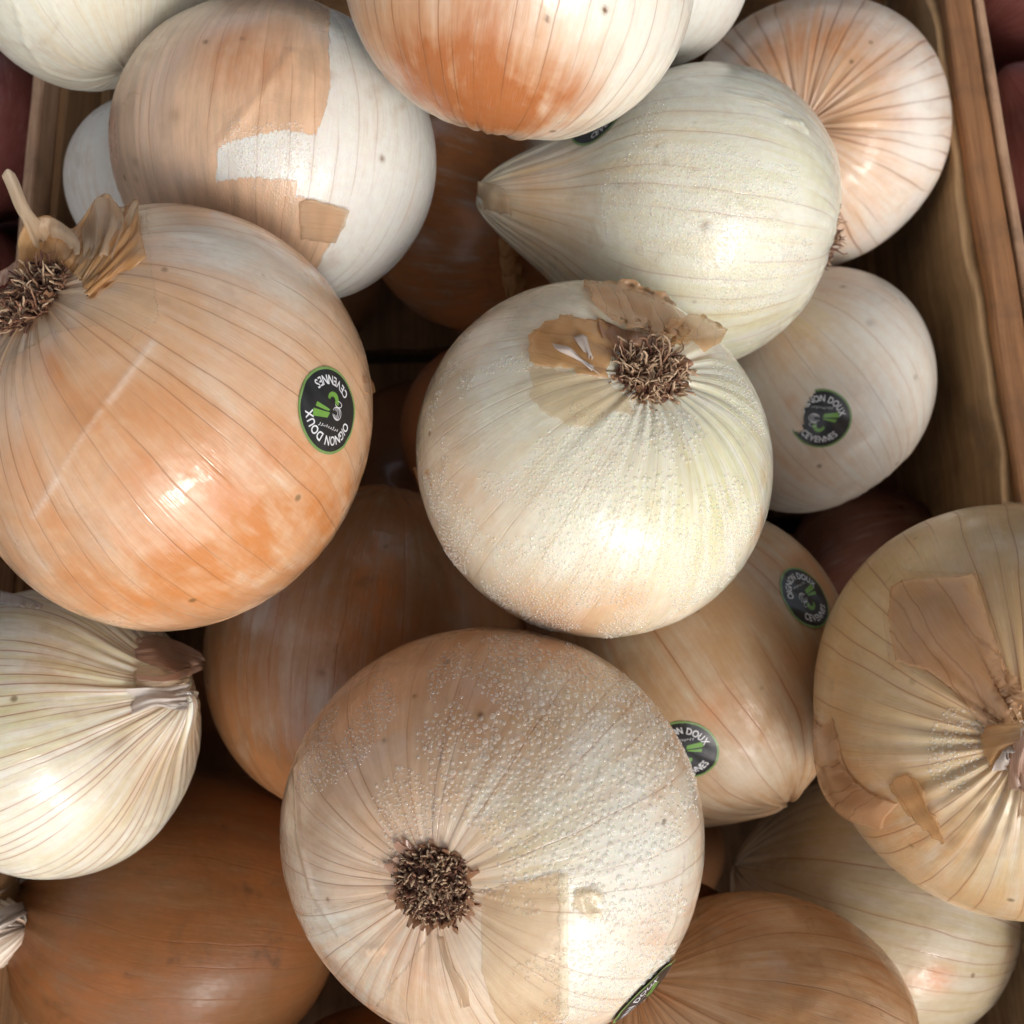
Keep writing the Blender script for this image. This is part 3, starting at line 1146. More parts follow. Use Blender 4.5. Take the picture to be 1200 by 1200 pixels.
# ------------------------------------------------------------------ the onions
W0 = (.80, .78, .67)
GROUP = 'sweet onions heaped in the wooden crate'
BIG = (230, 380)
MED = (170, 280)
S = {}
S['A'] = dict(bb=(-55, 438, 240, 741), d=.268, k=.92, pole=(45, 352, 'root'), res=BIG,
    label='largest peach-tan onion at the left, root tuft at the edge, sticker reading CEVENNES',
    brown=(.92, [(300, 300, 75, -.55), (240, 275, 60, -.4), (350, 350, 60, -.2), (40, 640, 50, -.1), (250, 430, 60, -.2)]),  # paler blobs at upper right put a whitish reflection into the skin
    orange=(.12, [(200, 515, 55, .55, 2), (110, 500, 22, .5, 2), (60, 430, 12, .6, 3), (35, 560, 14, .4, 3), (330, 560, 65, .7), (290, 640, 120, .85), (400, 600, 70, .85), (140, 700, 120, .8), (20, 560, 60, .2), (60, 330, 30, .5)]),
    drops=(.0, [(260, 440, 70, .55), (190, 425, 50, .45), (370, 400, 60, .3), (70, 600, 60, .3)]),
    pale_lines=[([(178, 402), (156, 432), (135, 462), (128, 470)], 3.5, .35), ([(118, 482), (96, 512), (84, 530), (74, 548)], 2.5, .25), ([(66, 562), (52, 586), (38, 606)], 3.5, .35)],
    ridges=[([(178, 402), (152, 436), (114, 484), (76, 546), (40, 605)], 3.0, .18)],
    filmpoly=[[(-100, 250), (60, 245), (170, 245), (180, 330), (186, 372), (150, 400), (120, 380), (60, 390), (-100, 500)]],
    ribr=.012, mat=dict(nv=52, wet=1.0, cr=.1, vs=.48, fib=.55, orange=(.58, .23, .075), film=(.56, .42, .26), fop=.35, rough=.34, vw=.30))
S['E'] = dict(bb=(400, 814, -250, 162), d=.262, k=.86, axis=(.2, .9, .5), res=MED,
    label='onion at middle of top edge, half rusty orange and half white',
    brown=(.12, [(440, 60, 110, .7), (540, 60, 120, .6), (600, 130, 90, .6)]),
    orange=(.0, [(540, 95, 60, 1.1), (600, 130, 60, 1.2), (500, 110, 75, .8), (660, 110, 50, .45), (560, 10, 60, .5), (440, 60, 60, .3)]),
    drops=(.0, [(560, 20, 60, .6), (700, 10, 80, .3)]), pale=(0, [(760, 30, 60, .25)]),
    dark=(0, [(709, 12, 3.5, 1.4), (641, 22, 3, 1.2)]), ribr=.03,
    mat=dict(nv=46, wet=.7, cr=.14, vs=.5, orange=(.47, .16, .05), white=(.84, .82, .72), smudge=.15))
S['C'] = dict(bb=(487, 905, 331, 747), d=.285, k=.84, pole=(762, 440, 'root'), res=BIG,
    label='white onion at the centre beaded with water, brown root tuft between curled tan flakes',
    brown=(.10, [(540, 560, 70, .35), (530, 650, 60, .4), (620, 712, 80, .5), (730, 725, 80, .5), (560, 380, 60, .3), (890, 620, 22, .6), (895, 560, 14, .5), (600, 600, 50, .12)]),
    orange=(.0, [(560, 700, 40, .25), (650, 735, 60, .35), (745, 700, 30, .2), (893, 600, 14, .5)]),
    green=(.12, [(850, 560, 80, .5), (800, 620, 70, .4), (870, 470, 60, .45), (680, 480, 40, .2)]),
    drops=(.12, [(690, 610, 90, .9), (745, 520, 60, .9), (790, 505, 45, .9), (535, 455, 45, .75), (830, 640, 60, .65), (520, 640, 45, .5), (600, 690, 60, .45), (620, 500, 80, .3)]),
    ribr=.018, mat=dict(nv=60, wet=1.0, cr=.07, vs=.16, rough=.3, white=(.84, .82, .68), smudge=.15, fib=.5, vein=(.4, .25, .1)))
S['B'] = dict(bb=(328, 827, 736, 1232), d=.272, k=.84, pole=(508, 1037, 'root'), res=BIG,
    label='big tan and white onion lowest in the middle, root tuft up, covered in water beads',
    brown=(.52, [(640, 780, 120, .25), (740, 1050, 110, -.55), (700, 900, 90, -.2), (400, 870, 110, .35), (380, 1080, 80, -.25), (560, 840, 80, .25), (480, 1130, 60, .2), (620, 1160, 80, -.25), (810, 880, 50, .2)]),
    orange=(.03, [(775, 1080, 42, .45), (370, 1000, 60, .15), (400, 1175, 45, .9), (350, 900, 30, .3), (600, 745, 70, .3), (470, 1140, 40, .2), (560, 835, 30, .3), (820, 850, 30, .3)]),
    green=(.03, [(700, 850, 90, .15), (620, 990, 60, .35)]),
    pale=(0, [(760, 1020, 60, .3), (700, 1130, 60, .25), (370, 1050, 40, .2)]),
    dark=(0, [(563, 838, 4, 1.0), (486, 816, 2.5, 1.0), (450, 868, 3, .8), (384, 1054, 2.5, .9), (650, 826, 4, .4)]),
    drops=(.15, [(680, 860, 110, 1.0), (640, 930, 80, .9), (740, 930, 70, .9), (560, 960, 60, .7), (480, 940, 60, .6), (400, 860, 70, .5), (760, 1050, 80, .8), (700, 1130, 80, .9), (590, 780, 60, .6)]),
    ridges=[([(346, 900), (350, 980), (366, 1045), (398, 1095), (430, 1113), (447, 1112)], 5, .5), ([(800, 1010), (790, 1080), (760, 1140)], 3, .3), ([(526, 850), (514, 920), (512, 965)], 4, .13), ([(695, 1045), (680, 1050), (686, 1070), (705, 1068), (700, 1050)], 4, .5)],
    filmpoly=[[(250, 650), (620, 650), (560, 760), (528, 840), (508, 930), (508, 1000), (480, 1040), (250, 1100)], [(520, 1050), (560, 1045), (655, 1022), (656, 1185), (640, 1260), (420, 1260), (440, 1180), (500, 1100)]],
    ribr=.004, mat=dict(nv=48, wet=1.0, cr=.07, vs=.45, rough=.3, film=(.70, .47, .29), fop=.4, white=(.82, .79, .67), vw=.26))
S['J'] = dict(bb=(953, 1438, 592, 1082), d=.28, k=.85, pole=(1200, 868, 'neck'), nh=.0, nd=.04, res=BIG,
    label='big dull tan onion at the right edge, dry neck facing up, papery skin torn loose',
    brown=(.80, [(1040, 640, 60, .15), (1120, 930, 80, -.25), (1180, 1000, 90, -.2), (970, 900, 40, .2)]),
    orange=(.05, [(1000, 930, 60, .45), (1080, 980, 80, .3), (980, 800, 40, .15)]), green=(.12, [(1100, 940, 80, .3)]),
    drops=(.0, [(1120, 880, 35, .8), (1165, 855, 15, .9), (1180, 930, 30, .5)]),
    filmpoly=[[(1030, 690), (1050, 668), (1150, 672), (1168, 760), (1197, 812), (1210, 860), (1160, 862), (1100, 790), (1045, 785)]],
    crumple=[(1150, 960, 60, .5), (1180, 890, 40, .4)],
    ribn=.03, mat=dict(nv=50, wet=.6, cr=.14, vs=.5, tan=(.62, .40, .21), film=(.60, .36, .17), fop=.5, white=(.70, .64, .48)))
S['D'] = dict(bb=(128, 512, -8, 353), d=.316, k=.9, axis=(.1, 1, .1), res=BIG,
    label='round white onion at upper left with torn tan skin over its left half',
    brown=(.0, [(470, 60, 40, .2)]), orange=(0, [(285, 70, 38, .85), (250, 40, 30, .3), (330, 30, 30, .25)]),
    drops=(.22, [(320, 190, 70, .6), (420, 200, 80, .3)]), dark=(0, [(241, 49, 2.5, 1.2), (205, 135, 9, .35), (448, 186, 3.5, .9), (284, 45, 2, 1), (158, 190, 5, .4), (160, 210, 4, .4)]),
    filmpoly=[[(60, -120), (388, -60), (386, 60), (387, 110), (370, 158), (330, 153), (290, 160), (256, 173), (253, 212), (290, 208), (350, 211), (346, 231), (362, 234), (404, 244), (403, 262), (378, 300), (366, 332), (352, 420), (60, 420)]],
    ridges=[([(340, 62), (322, 90), (300, 120), (275, 148), (258, 168)], 5, .5)],
    crumple=[(340, 110, 40, .35), (330, 130, 30, .2)],
    mat=dict(nv=46, wet=.75, cr=.14, vs=.25, white=(.78, .77, .72), film=(.68, .43, .26), fop=.88, smudge=.3, wr=.6, mist=.4))
S['F'] = dict(bb=(562, 984, 68, 433), d=.336, k=.84, nh=.47, nw=.38, crumple=[(610, 235, 30, .25)], axis=(-.97, .14, -.02), res=BIG, lump=.032,
    label='pear-shaped white onion on its side, pointed neck to the left, behind the centre one',
    brown=(.06, [(600, 230, 70, .35), (700, 150, 90, .25), (660, 300, 70, .15), (640, 220, 60, .3)]),
    green=(.2, [(880, 390, 80, .4), (930, 200, 60, .25)]), drops=(.15, [(790, 210, 110, .45), (740, 290, 80, .35), (880, 330, 60, .2)]),
    pale=(0, [(940, 300, 50, .3)]), dark=(0, [(826, 264, 5, .6), (780, 190, 4, .4), (726, 218, 4, .4)]),
    ridges=[([(800, 92), (850, 110), (900, 120)], 4, .3), ([(920, 140), (940, 145), (945, 152)], 4, .5)],
    ribn=.009, ribr=.02, mat=dict(nv=50, wet=1.0, cr=.15, vs=.38, white=(.80, .79, .68), rough=.34, smudge=.3, mist=.6))
S['R'] = dict(bb=(-60, 250, -225, 105), d=.312, k=.9, axis=(-.3, .9, .2), res=MED,
    label='plain white onion cut off by the top left corner, above the left crate side',
    brown=(.10, [(100, 60, 60, .1)]), green=(.15, []), ridges=[([(20, 10), (30, 50), (50, 80)], 4, .4), ([(60, 0), (80, 50), (100, 80)], 4, .3)],
    mat=dict(nv=40, wet=.4, vs=.15, white=(.78, .77, .66)))
S['N'] = dict(bb=(-115, 236, 688, 1030), d=.303, k=.85, axis=(.93, .30, .32), nh=.22, nw=.30, res=MED, ribn=.025, rib=.0015,
    label='white onion at left edge with many thin brown veins and dry cut neck',
    brown=(.16, [(60, 720, 70, .2), (200, 900, 60, .25), (140, 940, 60, .15), (230, 850, 30, .3)]), green=(.3, [(40, 800, 100, .4)]),
    pale=(0, [(60, 960, 70, .25)]), dark=(0, [(140, 870, 6, .5, 3), (60, 945, 8, .15)]), crumple=[(70, 850, 60, .35)],
    mat=dict(nv=90, wet=.9, cr=.11, vs=.75, white=(.80, .78, .68), vein=(.30, .12, .07), vw=.3))
S['G'] = dict(bb=(792, 1115, -8, 315), d=.394, k=.85, pole=(940, 150, 'neck'), nh=.0, nd=.05, res=MED, ribn=.012,
    label='onion at upper right beside the rail, rusty streaks fanning over pale skin',
    brown=(.35, [(980, 60, 60, .4), (1000, 150, 50, .4), (1020, 230, 60, .15), (1080, 150, 40, -.4), (1050, 270, 60, -.4), (900, 20, 50, .3)]),
    orange=(.03, [(950, 40, 34, .4), (990, 40, 34, .35), (900, 50, 30, .4), (1030, 80, 20, .3), (1060, 140, 15, .3)]),
    pale=(0, [(1075, 110, 30, .5), (1090, 180, 30, .4), (905, 30, 12, .4)]), crumple=[(1060, 90, 40, .5), (1030, 200, 40, .3)],
    dark=(0, [(975, 145, 18, .4)]), mat=dict(nv=46, wet=.5, cr=.2, vs=.65, vw=.7, white=(.76, .70, .62), smudge=.35))
S['S'] = dict(bb=(650, 880, -160, 80), d=.33, k=.9, axis=(0, 1, .2), res=(90, 140),
    label='slice of white onion at top edge between the rusty and the streaked ones',
    brown=(.05, []), mat=dict(nv=40, vs=.1, white=(.72, .72, .66)))
S['L'] = dict(bb=(690, 1085, 1048, 1390), d=.302, k=.85, axis=(-.75, .55, .3), res=MED,
    label='brown onion at the bottom right of centre, wrinkled shiny skin, cut off below',
    brown=(.70, [(850, 1160, 60, -.25), (970, 1120, 40, -.2)]), orange=(.25, [(900, 1075, 40, .35), (850, 1075, 30, .3), (1060, 1150, 50, .3), (770, 1180, 30, .2)]),
    pale=(0, [(840, 1090, 10, .15)]), crumple=[(970, 1130, 60, .35), (930, 1190, 60, .3), (1030, 1150, 40, .3)], dark=(0, [(880, 1092, 25, .2)]),
    mat=dict(nv=40, wet=.8, cr=.12, vs=.6, fib=1.5, white=(.74, .54, .36), tan=(.58, .33, .15), wr=1.3, smudge=.45))
S['U'] = dict(bb=(-235, 34, 985, 1245), d=.332, k=.85, axis=(.95, .22, .15), nh=.42, nw=.30, res=(90, 140), ribn=.05,
    label='onion cut off by left edge near the bottom, only its shredded neck in view',
    brown=(.3, []), mat=dict(nv=60, vs=.6))
S['H'] = dict(bb=(812, 1098, 313, 603), d=.388, k=.9, axis=(-.6, .7, .1), res=MED, lump=.03,
    label='greyish white onion beside the right crate wall with one torn sticker',
    brown=(.2, [(930, 540, 60, .35), (920, 400, 50, .45), (980, 340, 60, .2), (1060, 560, 50, .2)]), green=(.0, [(950, 370, 30, .4)]),
    orange=(0, [(925, 470, 10, .6)]), dark=(0, [(988, 336, 3, .7), (1020, 378, 5, .4), (1073, 442, 3, .6)]),
    ridges=[([(1000, 420), (1030, 440)], 4, .2)], mat=dict(nv=48, wet=.4, cr=.2, vs=.3, white=(.74, .70, .61), wr=.5, smudge=.3, mist=.3))
S['I'] = dict(bb=(635, 1001, 592, 968), d=.356, k=.95, axis=(.55, -.8, .15), res=MED, ribn=.03, rib=.003,
    label='tan onion under the centre one bearing two black stickers, pale wrinkled lower end',
    brown=(.75, [(880, 910, 60, -.35), (800, 760, 40, -.2), (860, 700, 60, .2), (940, 880, 40, -.2)]), orange=(.1, [(960, 670, 40, .45), (900, 650, 40, .3), (980, 780, 30, .3), (830, 830, 18, .3), (940, 780, 40, .2)]),
    pale=(0, [(880, 900, 30, .2)]), crumple=[(890, 880, 40, .7), (850, 920, 40, .3)],
    mat=dict(nv=44, wet=.45, cr=.18, vs=.7, tan=(.42, .26, .13), vw=.42, white=(.60, .54, .42)))  # tan and white lowered to carry the shade beneath the centre onion
S['O'] = dict(bb=(236, 622, 570, 958), d=.366, k=.9, axis=(.12, .95, -.1), res=MED, rib=.002,
    label='brown striped onion deep between the largest left onion and lowest middle one',
    brown=(.9, [(330, 780, 55, -.45, 2), (380, 800, 30, -.35, 2), (500, 650, 30, -.25, 2), (330, 900, 40, .3)]), orange=(.25, [(440, 680, 25, .6, 3), (560, 640, 30, .3), (350, 900, 60, .2)]),
    dark=(0, [(376, 788, 4, .8)]), mat=dict(nv=44, wet=.6, cr=.12, vs=.55, tan=(.30, .15, .065), white=(.55, .42, .32), smudge=.4, sss=0))  # brown skin, darkened further for the deep shade it sits in
S['K'] = dict(bb=(856, 1200, 902, 1230), d=.370, k=.88, axis=(-.9, .25, -.1), res=MED, rib=.003,
    label='pale yellow-brown onion in bottom right corner with small rusty spot',
    brown=(.55, [(1000, 960, 60, .2), (1150, 1100, 60, -.15), (1180, 1190, 30, -.4)]), green=(.2, []), orange=(0, [(1100, 1148, 16, .9), (1070, 1150, 10, .3), (1185, 1120, 12, .4)]),
    drops=(0, [(1040, 1030, 50, .5)]), pale=(0, [(1185, 1190, 20, .4)]), mat=dict(nv=44, wet=.7, cr=.12, vs=.6, tan=(.48, .32, .17), white=(.68, .62, .50), smudge=.3))  # base colours include a little of the shade down here
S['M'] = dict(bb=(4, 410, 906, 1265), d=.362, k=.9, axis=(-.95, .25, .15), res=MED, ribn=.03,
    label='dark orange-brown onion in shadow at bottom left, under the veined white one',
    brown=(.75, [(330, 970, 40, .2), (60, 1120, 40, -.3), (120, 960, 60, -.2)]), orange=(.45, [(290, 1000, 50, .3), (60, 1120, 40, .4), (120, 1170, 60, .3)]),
    dark=(0, [(190, 1016, 10, .35), (122, 1042, 6, .3), (285, 1010, 30, .15)]), mat=dict(nv=38, wet=.15, cr=.3, vs=.6, palef=.05, fib=1.6, white=(.27, .15, .07), tan=(.17, .075, .028), orange=(.36, .12, .03), sss=0, smudge=.75, rough=.45))  # orange-brown with the shadow over it built into the low base colours
S['Q'] = dict(bb=(74, 300, 108, 325), d=.378, k=.9, axis=(.1, 1, 0), res=(100, 160),
    label='white onion mostly hidden at the upper left, beside the left crate wall',
    brown=(.12, []), mat=dict(nv=50, vs=.2, white=(.78, .74, .66), wr=.8, wet=.2, sss=0))
S['V'] = dict(bb=(-190, 13, 1155, 1345), d=.382, k=.9, axis=(1, .2, 0), res=(70, 110),
    label='pinkish sliver of an onion in the very bottom left corner', brown=(.4, []), mat=dict(nv=40, vs=.4, white=(.66, .58, .54), wet=.3))
S['P'] = dict(bb=(425, 730, 100, 392), d=.400, k=.9, axis=(.9, -.42, .55), res=MED, nh=.05,
    label='dark brown onion in shadow left of the pear-shaped one',
    brown=(1.0, [(660, 170, 30, -1.2)]), orange=(.35, []), pale=(0, [(655, 172, 24, .7)]), mat=dict(nv=30, vs=.4, palef=.03, tan=(.17, .07, .027), wet=.25, sss=0, smudge=.4))  # brown skin plus the shade of the gap, both in this tan
S['X'] = dict(bb=(290, 600, 1178, 1470), d=.382, k=.9, axis=(1, 0, .2), res=(70, 110),
    label='thin brown sliver of onion at bottom edge left of the lowest middle one', brown=(1.0, []), orange=(.3, []), mat=dict(nv=30, vs=.4, palef=.03, tan=(.38, .17, .06), wet=.2, sss=0))
S['Z'] = dict(bb=(700, 890, 1028, 1210), d=.392, k=.9, axis=(1, .1, .2), res=(70, 110),
    label='small orange-brown corner of onion peeping above the wrinkled brown one', brown=(1.0, []), orange=(.4, []), mat=dict(nv=30, vs=.4, palef=.03, tan=(.38, .17, .06), wet=.2, sss=0))
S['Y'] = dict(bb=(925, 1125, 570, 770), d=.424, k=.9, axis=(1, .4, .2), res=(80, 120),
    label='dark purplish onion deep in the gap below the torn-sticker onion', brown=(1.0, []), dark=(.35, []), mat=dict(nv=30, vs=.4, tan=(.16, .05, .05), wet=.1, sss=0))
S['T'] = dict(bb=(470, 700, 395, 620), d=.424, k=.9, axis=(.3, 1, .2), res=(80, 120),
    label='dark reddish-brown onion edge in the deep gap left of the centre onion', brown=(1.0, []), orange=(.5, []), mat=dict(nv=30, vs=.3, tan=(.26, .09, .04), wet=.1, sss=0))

ON = {}
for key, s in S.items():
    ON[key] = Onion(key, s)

# the heap goes on toward the viewer, below the picture's lower edge, and shades what is behind
for key, c, r, l in (('FA', (-.135, -.245, .150), .046, 'brown onion of the heap in front of the veined white one'),
                     ('FB', (-.030, -.240, .185), .050, 'onion of the heap right in front of the lowest middle one'),
                     ('FC', (.075, -.255, .165), .048, 'onion of the heap in front of the wrinkled brown one')):
    q = proj(np.array(c))
    w = r * FPX / q[2]
    ON[key] = Onion(key, dict(bb=(q[0] - w, q[0] + w, q[1] - w, q[1] + w), d=q[2], k=.9, axis=(.3, .6, .4), res=(90, 130), label=l, group=GROUP,
                              brown=(.7, []), mat=dict(nv=40, tan=(.50, .28, .12))))

# deeper layer glimpsed only in the darkest gaps: carries the heap
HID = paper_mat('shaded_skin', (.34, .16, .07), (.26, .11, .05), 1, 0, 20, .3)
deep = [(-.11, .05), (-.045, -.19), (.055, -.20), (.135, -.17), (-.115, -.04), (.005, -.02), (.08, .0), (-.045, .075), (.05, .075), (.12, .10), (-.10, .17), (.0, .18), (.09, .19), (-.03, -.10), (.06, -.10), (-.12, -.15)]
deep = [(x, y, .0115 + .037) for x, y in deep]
sample = None
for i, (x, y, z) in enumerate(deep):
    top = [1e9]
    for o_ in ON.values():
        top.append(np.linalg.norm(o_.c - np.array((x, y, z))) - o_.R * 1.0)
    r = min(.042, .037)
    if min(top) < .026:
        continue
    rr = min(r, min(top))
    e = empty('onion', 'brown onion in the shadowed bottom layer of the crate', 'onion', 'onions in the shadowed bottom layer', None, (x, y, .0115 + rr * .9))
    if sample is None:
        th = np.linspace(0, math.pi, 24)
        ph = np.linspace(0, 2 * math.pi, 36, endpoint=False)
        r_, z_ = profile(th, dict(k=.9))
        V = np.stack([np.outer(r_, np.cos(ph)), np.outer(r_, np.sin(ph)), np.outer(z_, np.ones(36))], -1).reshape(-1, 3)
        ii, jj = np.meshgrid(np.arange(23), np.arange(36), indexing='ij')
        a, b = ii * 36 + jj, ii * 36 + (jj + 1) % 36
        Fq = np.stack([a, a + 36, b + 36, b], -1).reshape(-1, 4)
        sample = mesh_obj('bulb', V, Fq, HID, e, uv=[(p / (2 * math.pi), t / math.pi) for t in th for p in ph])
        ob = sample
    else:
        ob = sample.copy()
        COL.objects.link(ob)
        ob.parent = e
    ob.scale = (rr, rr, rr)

# ------------------------------------------------------------------ roots
A, B, C, J, D, E_, Fn, G, H, I, K_, L_, M_, N_, P_, U_ = (ON[k] for k in 'ABCJDEFGHIKLMNPU')
tuft(A, .0092, 460, .0068, .35, .9, 36, PAPER['rust'], seed=3, fat=1.25, tip=1.5)
tuft(B, .0088, 600, .0030, .45, .55, 44, PAPER['rust'], seed=4, fat=1.35, tip=1.9)
tuft(C, .0086, 360, .0085, .8, 1.0, 34, PAPER['rust'], seed=5, fat=1.3, tip=1.5)
tuft(Fn, .0085, 320, .0080, .35, 1.0, 16, PAPER['rust'], seed=6)

# beads of water
droplets(B, [(690, 850, 110, 1.5, .8), (740, 960, 80, 1.7, .7), (630, 960, 70, 1.2, .8), (560, 900, 60, 1.1, .6), (480, 950, 50, .9, .55), (390, 870, 60, .8, .5), (720, 1130, 75, 1.35, .85), (770, 1050, 50, 1.2, .5), (590, 790, 60, 1.0, .55), (700, 790, 60, 1.1, .5), (800, 900, 40, 1.1, .4)], 1)
droplets(C, [(740, 610, 50, 1.25, .85), (690, 640, 60, 1.0, .6), (755, 508, 38, 1.1, .8), (800, 510, 30, 1.2, .9), (530, 450, 40, .95, .55), (610, 520, 80, .75, .35), (845, 640, 55, .9, .8), (800, 660, 60, .9, .45), (520, 620, 45, .8, .28), (600, 700, 60, .75, .3), (700, 720, 80, .75, .22), (690, 560, 50, .8, .6), (870, 470, 40, .7, .5)], 2)
droplets(Fn, [(820, 215, 80, .85, .4), (890, 300, 50, .8, .35)], 5)
droplets(D, [(325, 187, 40, .8, .5)], 6)
droplets(J, [(1125, 880, 30, 1.0, .6), (1168, 858, 12, 1.4, .8)], 7)

# ------------------------------------------------------------------ loose skins
# centre onion: curled flakes round the root
peel(C, [(683, 333), (740, 331), (776, 346), (802, 372), (800, 396), (768, 400), (735, 393), (705, 375), (690, 355)], PAPER['tan'], .5, [([(735, 393), (705, 375), (690, 355)], 14, 1.4), ([(800, 396), (768, 400), (735, 393)], 14, 2.2)], uvdir=(.3, 1))
peel(C, [(766, 400), (780, 384), (800, 376), (822, 376), (836, 390), (838, 402), (826, 412), (800, 415), (775, 411)], PAPER['amber'], 2.0, [([(838, 402), (826, 412), (800, 415)], 12, 2.2)], uvdir=(-.5, 1))
peel(C, [(618, 398), (640, 378), (668, 371), (700, 376), (722, 392), (715, 420), (712, 445), (690, 440), (650, 432), (622, 428)], PAPER['amber'], .4, [([(618, 398), (622, 428)], 8, .6)], uvdir=(1, .2))
peel(C, [(620, 432), (650, 434), (690, 442), (712, 448), (735, 468), (745, 486), (720, 482), (700, 500), (668, 500), (640, 488), (624, 465)], PAPER['film'], .3, [([(624, 465), (640, 488), (668, 500)], 8, .5)], uvdir=(1, -.4))
sheet(C, [[(646, 402, 1), (668, 408, 2.5), (680, 418, 2)], [(655, 412, 2), (672, 414, 3.5), (684, 425, 2.4)], [(690, 428, 1.2), (694, 432, 1.8), (700, 436, 1)]], PAPER['white'], nu=10, nv=10, crinkle=1.5)
sheet(C, [[(672, 396, 1.5), (682, 392, 3), (688, 394, 2)], [(678, 404, 2.2), (686, 402, 3), (690, 404, 2)], [(690, 420, 1), (692, 420, 1), (694, 420, 1)]], PAPER['white'], nu=8, nv=8, crinkle=1)
sheet(C, [[(700, 372, 1), (740, 388, 2), (790, 400, 2.5)], [(705, 392, 2), (742, 402, 3.4), (785, 412, 3.0)], [(715, 412, .6), (745, 414, .8), (780, 422, .6)]], PAPER['rust'], nu=24, nv=10, crinkle=2)
sheet(C, [[(792, 415, 2), (805, 418, 4), (812, 428, 2.5)], [(785, 425, 1), (795, 430, 2), (800, 436, 1)]], PAPER['rust'], nu=10, nv=8, crinkle=2)
sheet(C, [[(484, 548, -2), (488, 560, -1), (492, 578, -2)], [(500, 545, .3), (503, 560, .4), (506, 575, .3)]], PAPER['tan'], nu=10, nv=6)
# big left onion: collar of torn skin over the root and a standing curl
sheet(A, [[(28, 262, 7), (55, 252, 9), (86, 268, 8), (112, 232, 7), (128, 228, 9), (140, 242, 6), (162, 234, 7), (162, 262, 4), (172, 302, 1.5)],
          [(22, 285, 6), (50, 278, 8), (80, 285, 7), (105, 262, 5), (120, 262, 6), (135, 268, 5), (150, 268, 4.5), (155, 285, 2.5), (160, 310, .8)],
          [(20, 300, 4), (48, 300, 5), (75, 302, 5), (92, 300, 4), (105, 300, 4), (115, 305, 3), (125, 308, 2), (130, 318, 1.2), (132, 330, .5)],
          [(18, 322, 1), (40, 316, 1), (66, 314, 1), (82, 318, 1), (92, 324, 1), (98, 332, .8), (102, 338, .6), (104, 345, .5), (104, 352, .4)]],
      PAPER['amber'], 'papery_skin', 70, 30, .9, jag=.7)
sheet(A, [[(95, 262, 6), (112, 236, 9), (128, 230, 11), (142, 246, 8)], [(98, 285, 6), (116, 268, 8), (130, 262, 9), (146, 262, 7)], [(96, 312, 3), (108, 305, 4), (122, 300, 4), (136, 300, 3)]], PAPER['cream'], nu=20, nv=14, crinkle=2)
sheet(A, [[(30, 260, 9), (60, 255, 11), (88, 272, 10)], [(36, 268, 10), (60, 268, 12), (92, 282, 10)], [(45, 282, 8), (66, 284, 9), (92, 296, 8)]], PAPER['cream'], nu=20, nv=10, crinkle=1.5)
sheet(A, [[(2, 206, 14), (9, 198, 15), (17, 203, 14)], [(9, 222, 13.5), (17, 217, 15), (25, 220, 13.5)], [(18, 245, 12.5), (27, 240, 14), (35, 243, 12.5)], [(30, 266, 11), (39, 261, 12), (48, 262, 11)], [(40, 290, 8), (48, 286, 8), (56, 282, 8)]], PAPER['cream'], nu=12, nv=26, crinkle=.5)
sheet(A, [[(0, 318, .5), (20, 306, 1.5), (36, 304, 2)], [(0, 336, .6), (18, 325, 1.8), (34, 318, 1.5)]], PAPER['pink'], nu=16, nv=8, crinkle=2)
sheet(A, [[(432, 440, -1), (438, 450, -1), (440, 460, -2)], [(424, 440, .3), (427, 450, .4), (428, 462, .3)]], PAPER['tan'], nu=8, nv=6)
# lowest middle onion: lifted square flap right of the root
peel(B, [(565, 1050), (610, 1035), (664, 1020), (664, 1182), (650, 1192), (640, 1212), (590, 1212), (565, 1140)], PAPER['film'], .25, [([(660, 1025), (660, 1180)], 14, 1.7)], uvdir=(.25, 1), jag=.5)
peel(B, [(672, 1044), (690, 1040), (704, 1048), (700, 1060), (706, 1070), (690, 1076), (672, 1066)], PAPER['film'], .4, [([(704, 1048), (706, 1070)], 6, .5)], step=3)
sheet(B, [[(512, 1098, .3), (520, 1098, .4)], [(520, 1128, .5), (527, 1126, .9)], [(532, 1158, .5), (545, 1158, 1.0)], [(540, 1182, .3), (547, 1180, .5)]], PAPER['cream'], nu=6, nv=16, crinkle=.6)
# upper left onion: tab and fold of torn skin
peel(D, [(350, 236), (362, 232), (406, 243), (404, 262), (392, 284), (352, 280)], PAPER['cream'], .3, [([(362, 232), (406, 243)], 10, .9), ([(406, 243), (404, 262)], 6, .6)], uvdir=(1, .1), jag=.4)
# right onion: lifted flaps and twisted neck
peel(J, [(1047, 690), (1060, 682), (1085, 680), (1146, 679), (1152, 705), (1166, 760), (1184, 790), (1200, 812), (1198, 850), (1160, 858), (1120, 812), (1090, 786), (1050, 775), (1042, 720)], PAPER['tan'], .35, [([(1146, 679), (1152, 705), (1166, 760), (1184, 790), (1202, 815)], 12, 2.4), ([(1047, 690), (1085, 680), (1146, 679)], 8, .7)], uvdir=(.7, 1), jag=.5)
peel(J, [(1044, 918), (1056, 908), (1078, 908), (1090, 940), (1112, 982), (1102, 986), (1072, 962), (1052, 938)], PAPER['amber'], .3, [([(1078, 908), (1090, 940), (1112, 982)], 7, 1.3)], uvdir=(.5, 1), step=3)
sheet(J, [[(953, 842, 1), (953, 880, 2), (962, 925, 3), (988, 958, 3), (1034, 972, 2)], [(962, 850, 3), (964, 885, 4), (974, 922, 5), (1000, 944, 5), (1038, 958, 3)], [(976, 842, .6), (984, 880, 1.2), (998, 912, 1.2), (1022, 930, 1), (1052, 942, .5)]], PAPER['tan'], nu=40, nv=14, crinkle=.6, jag=.3)
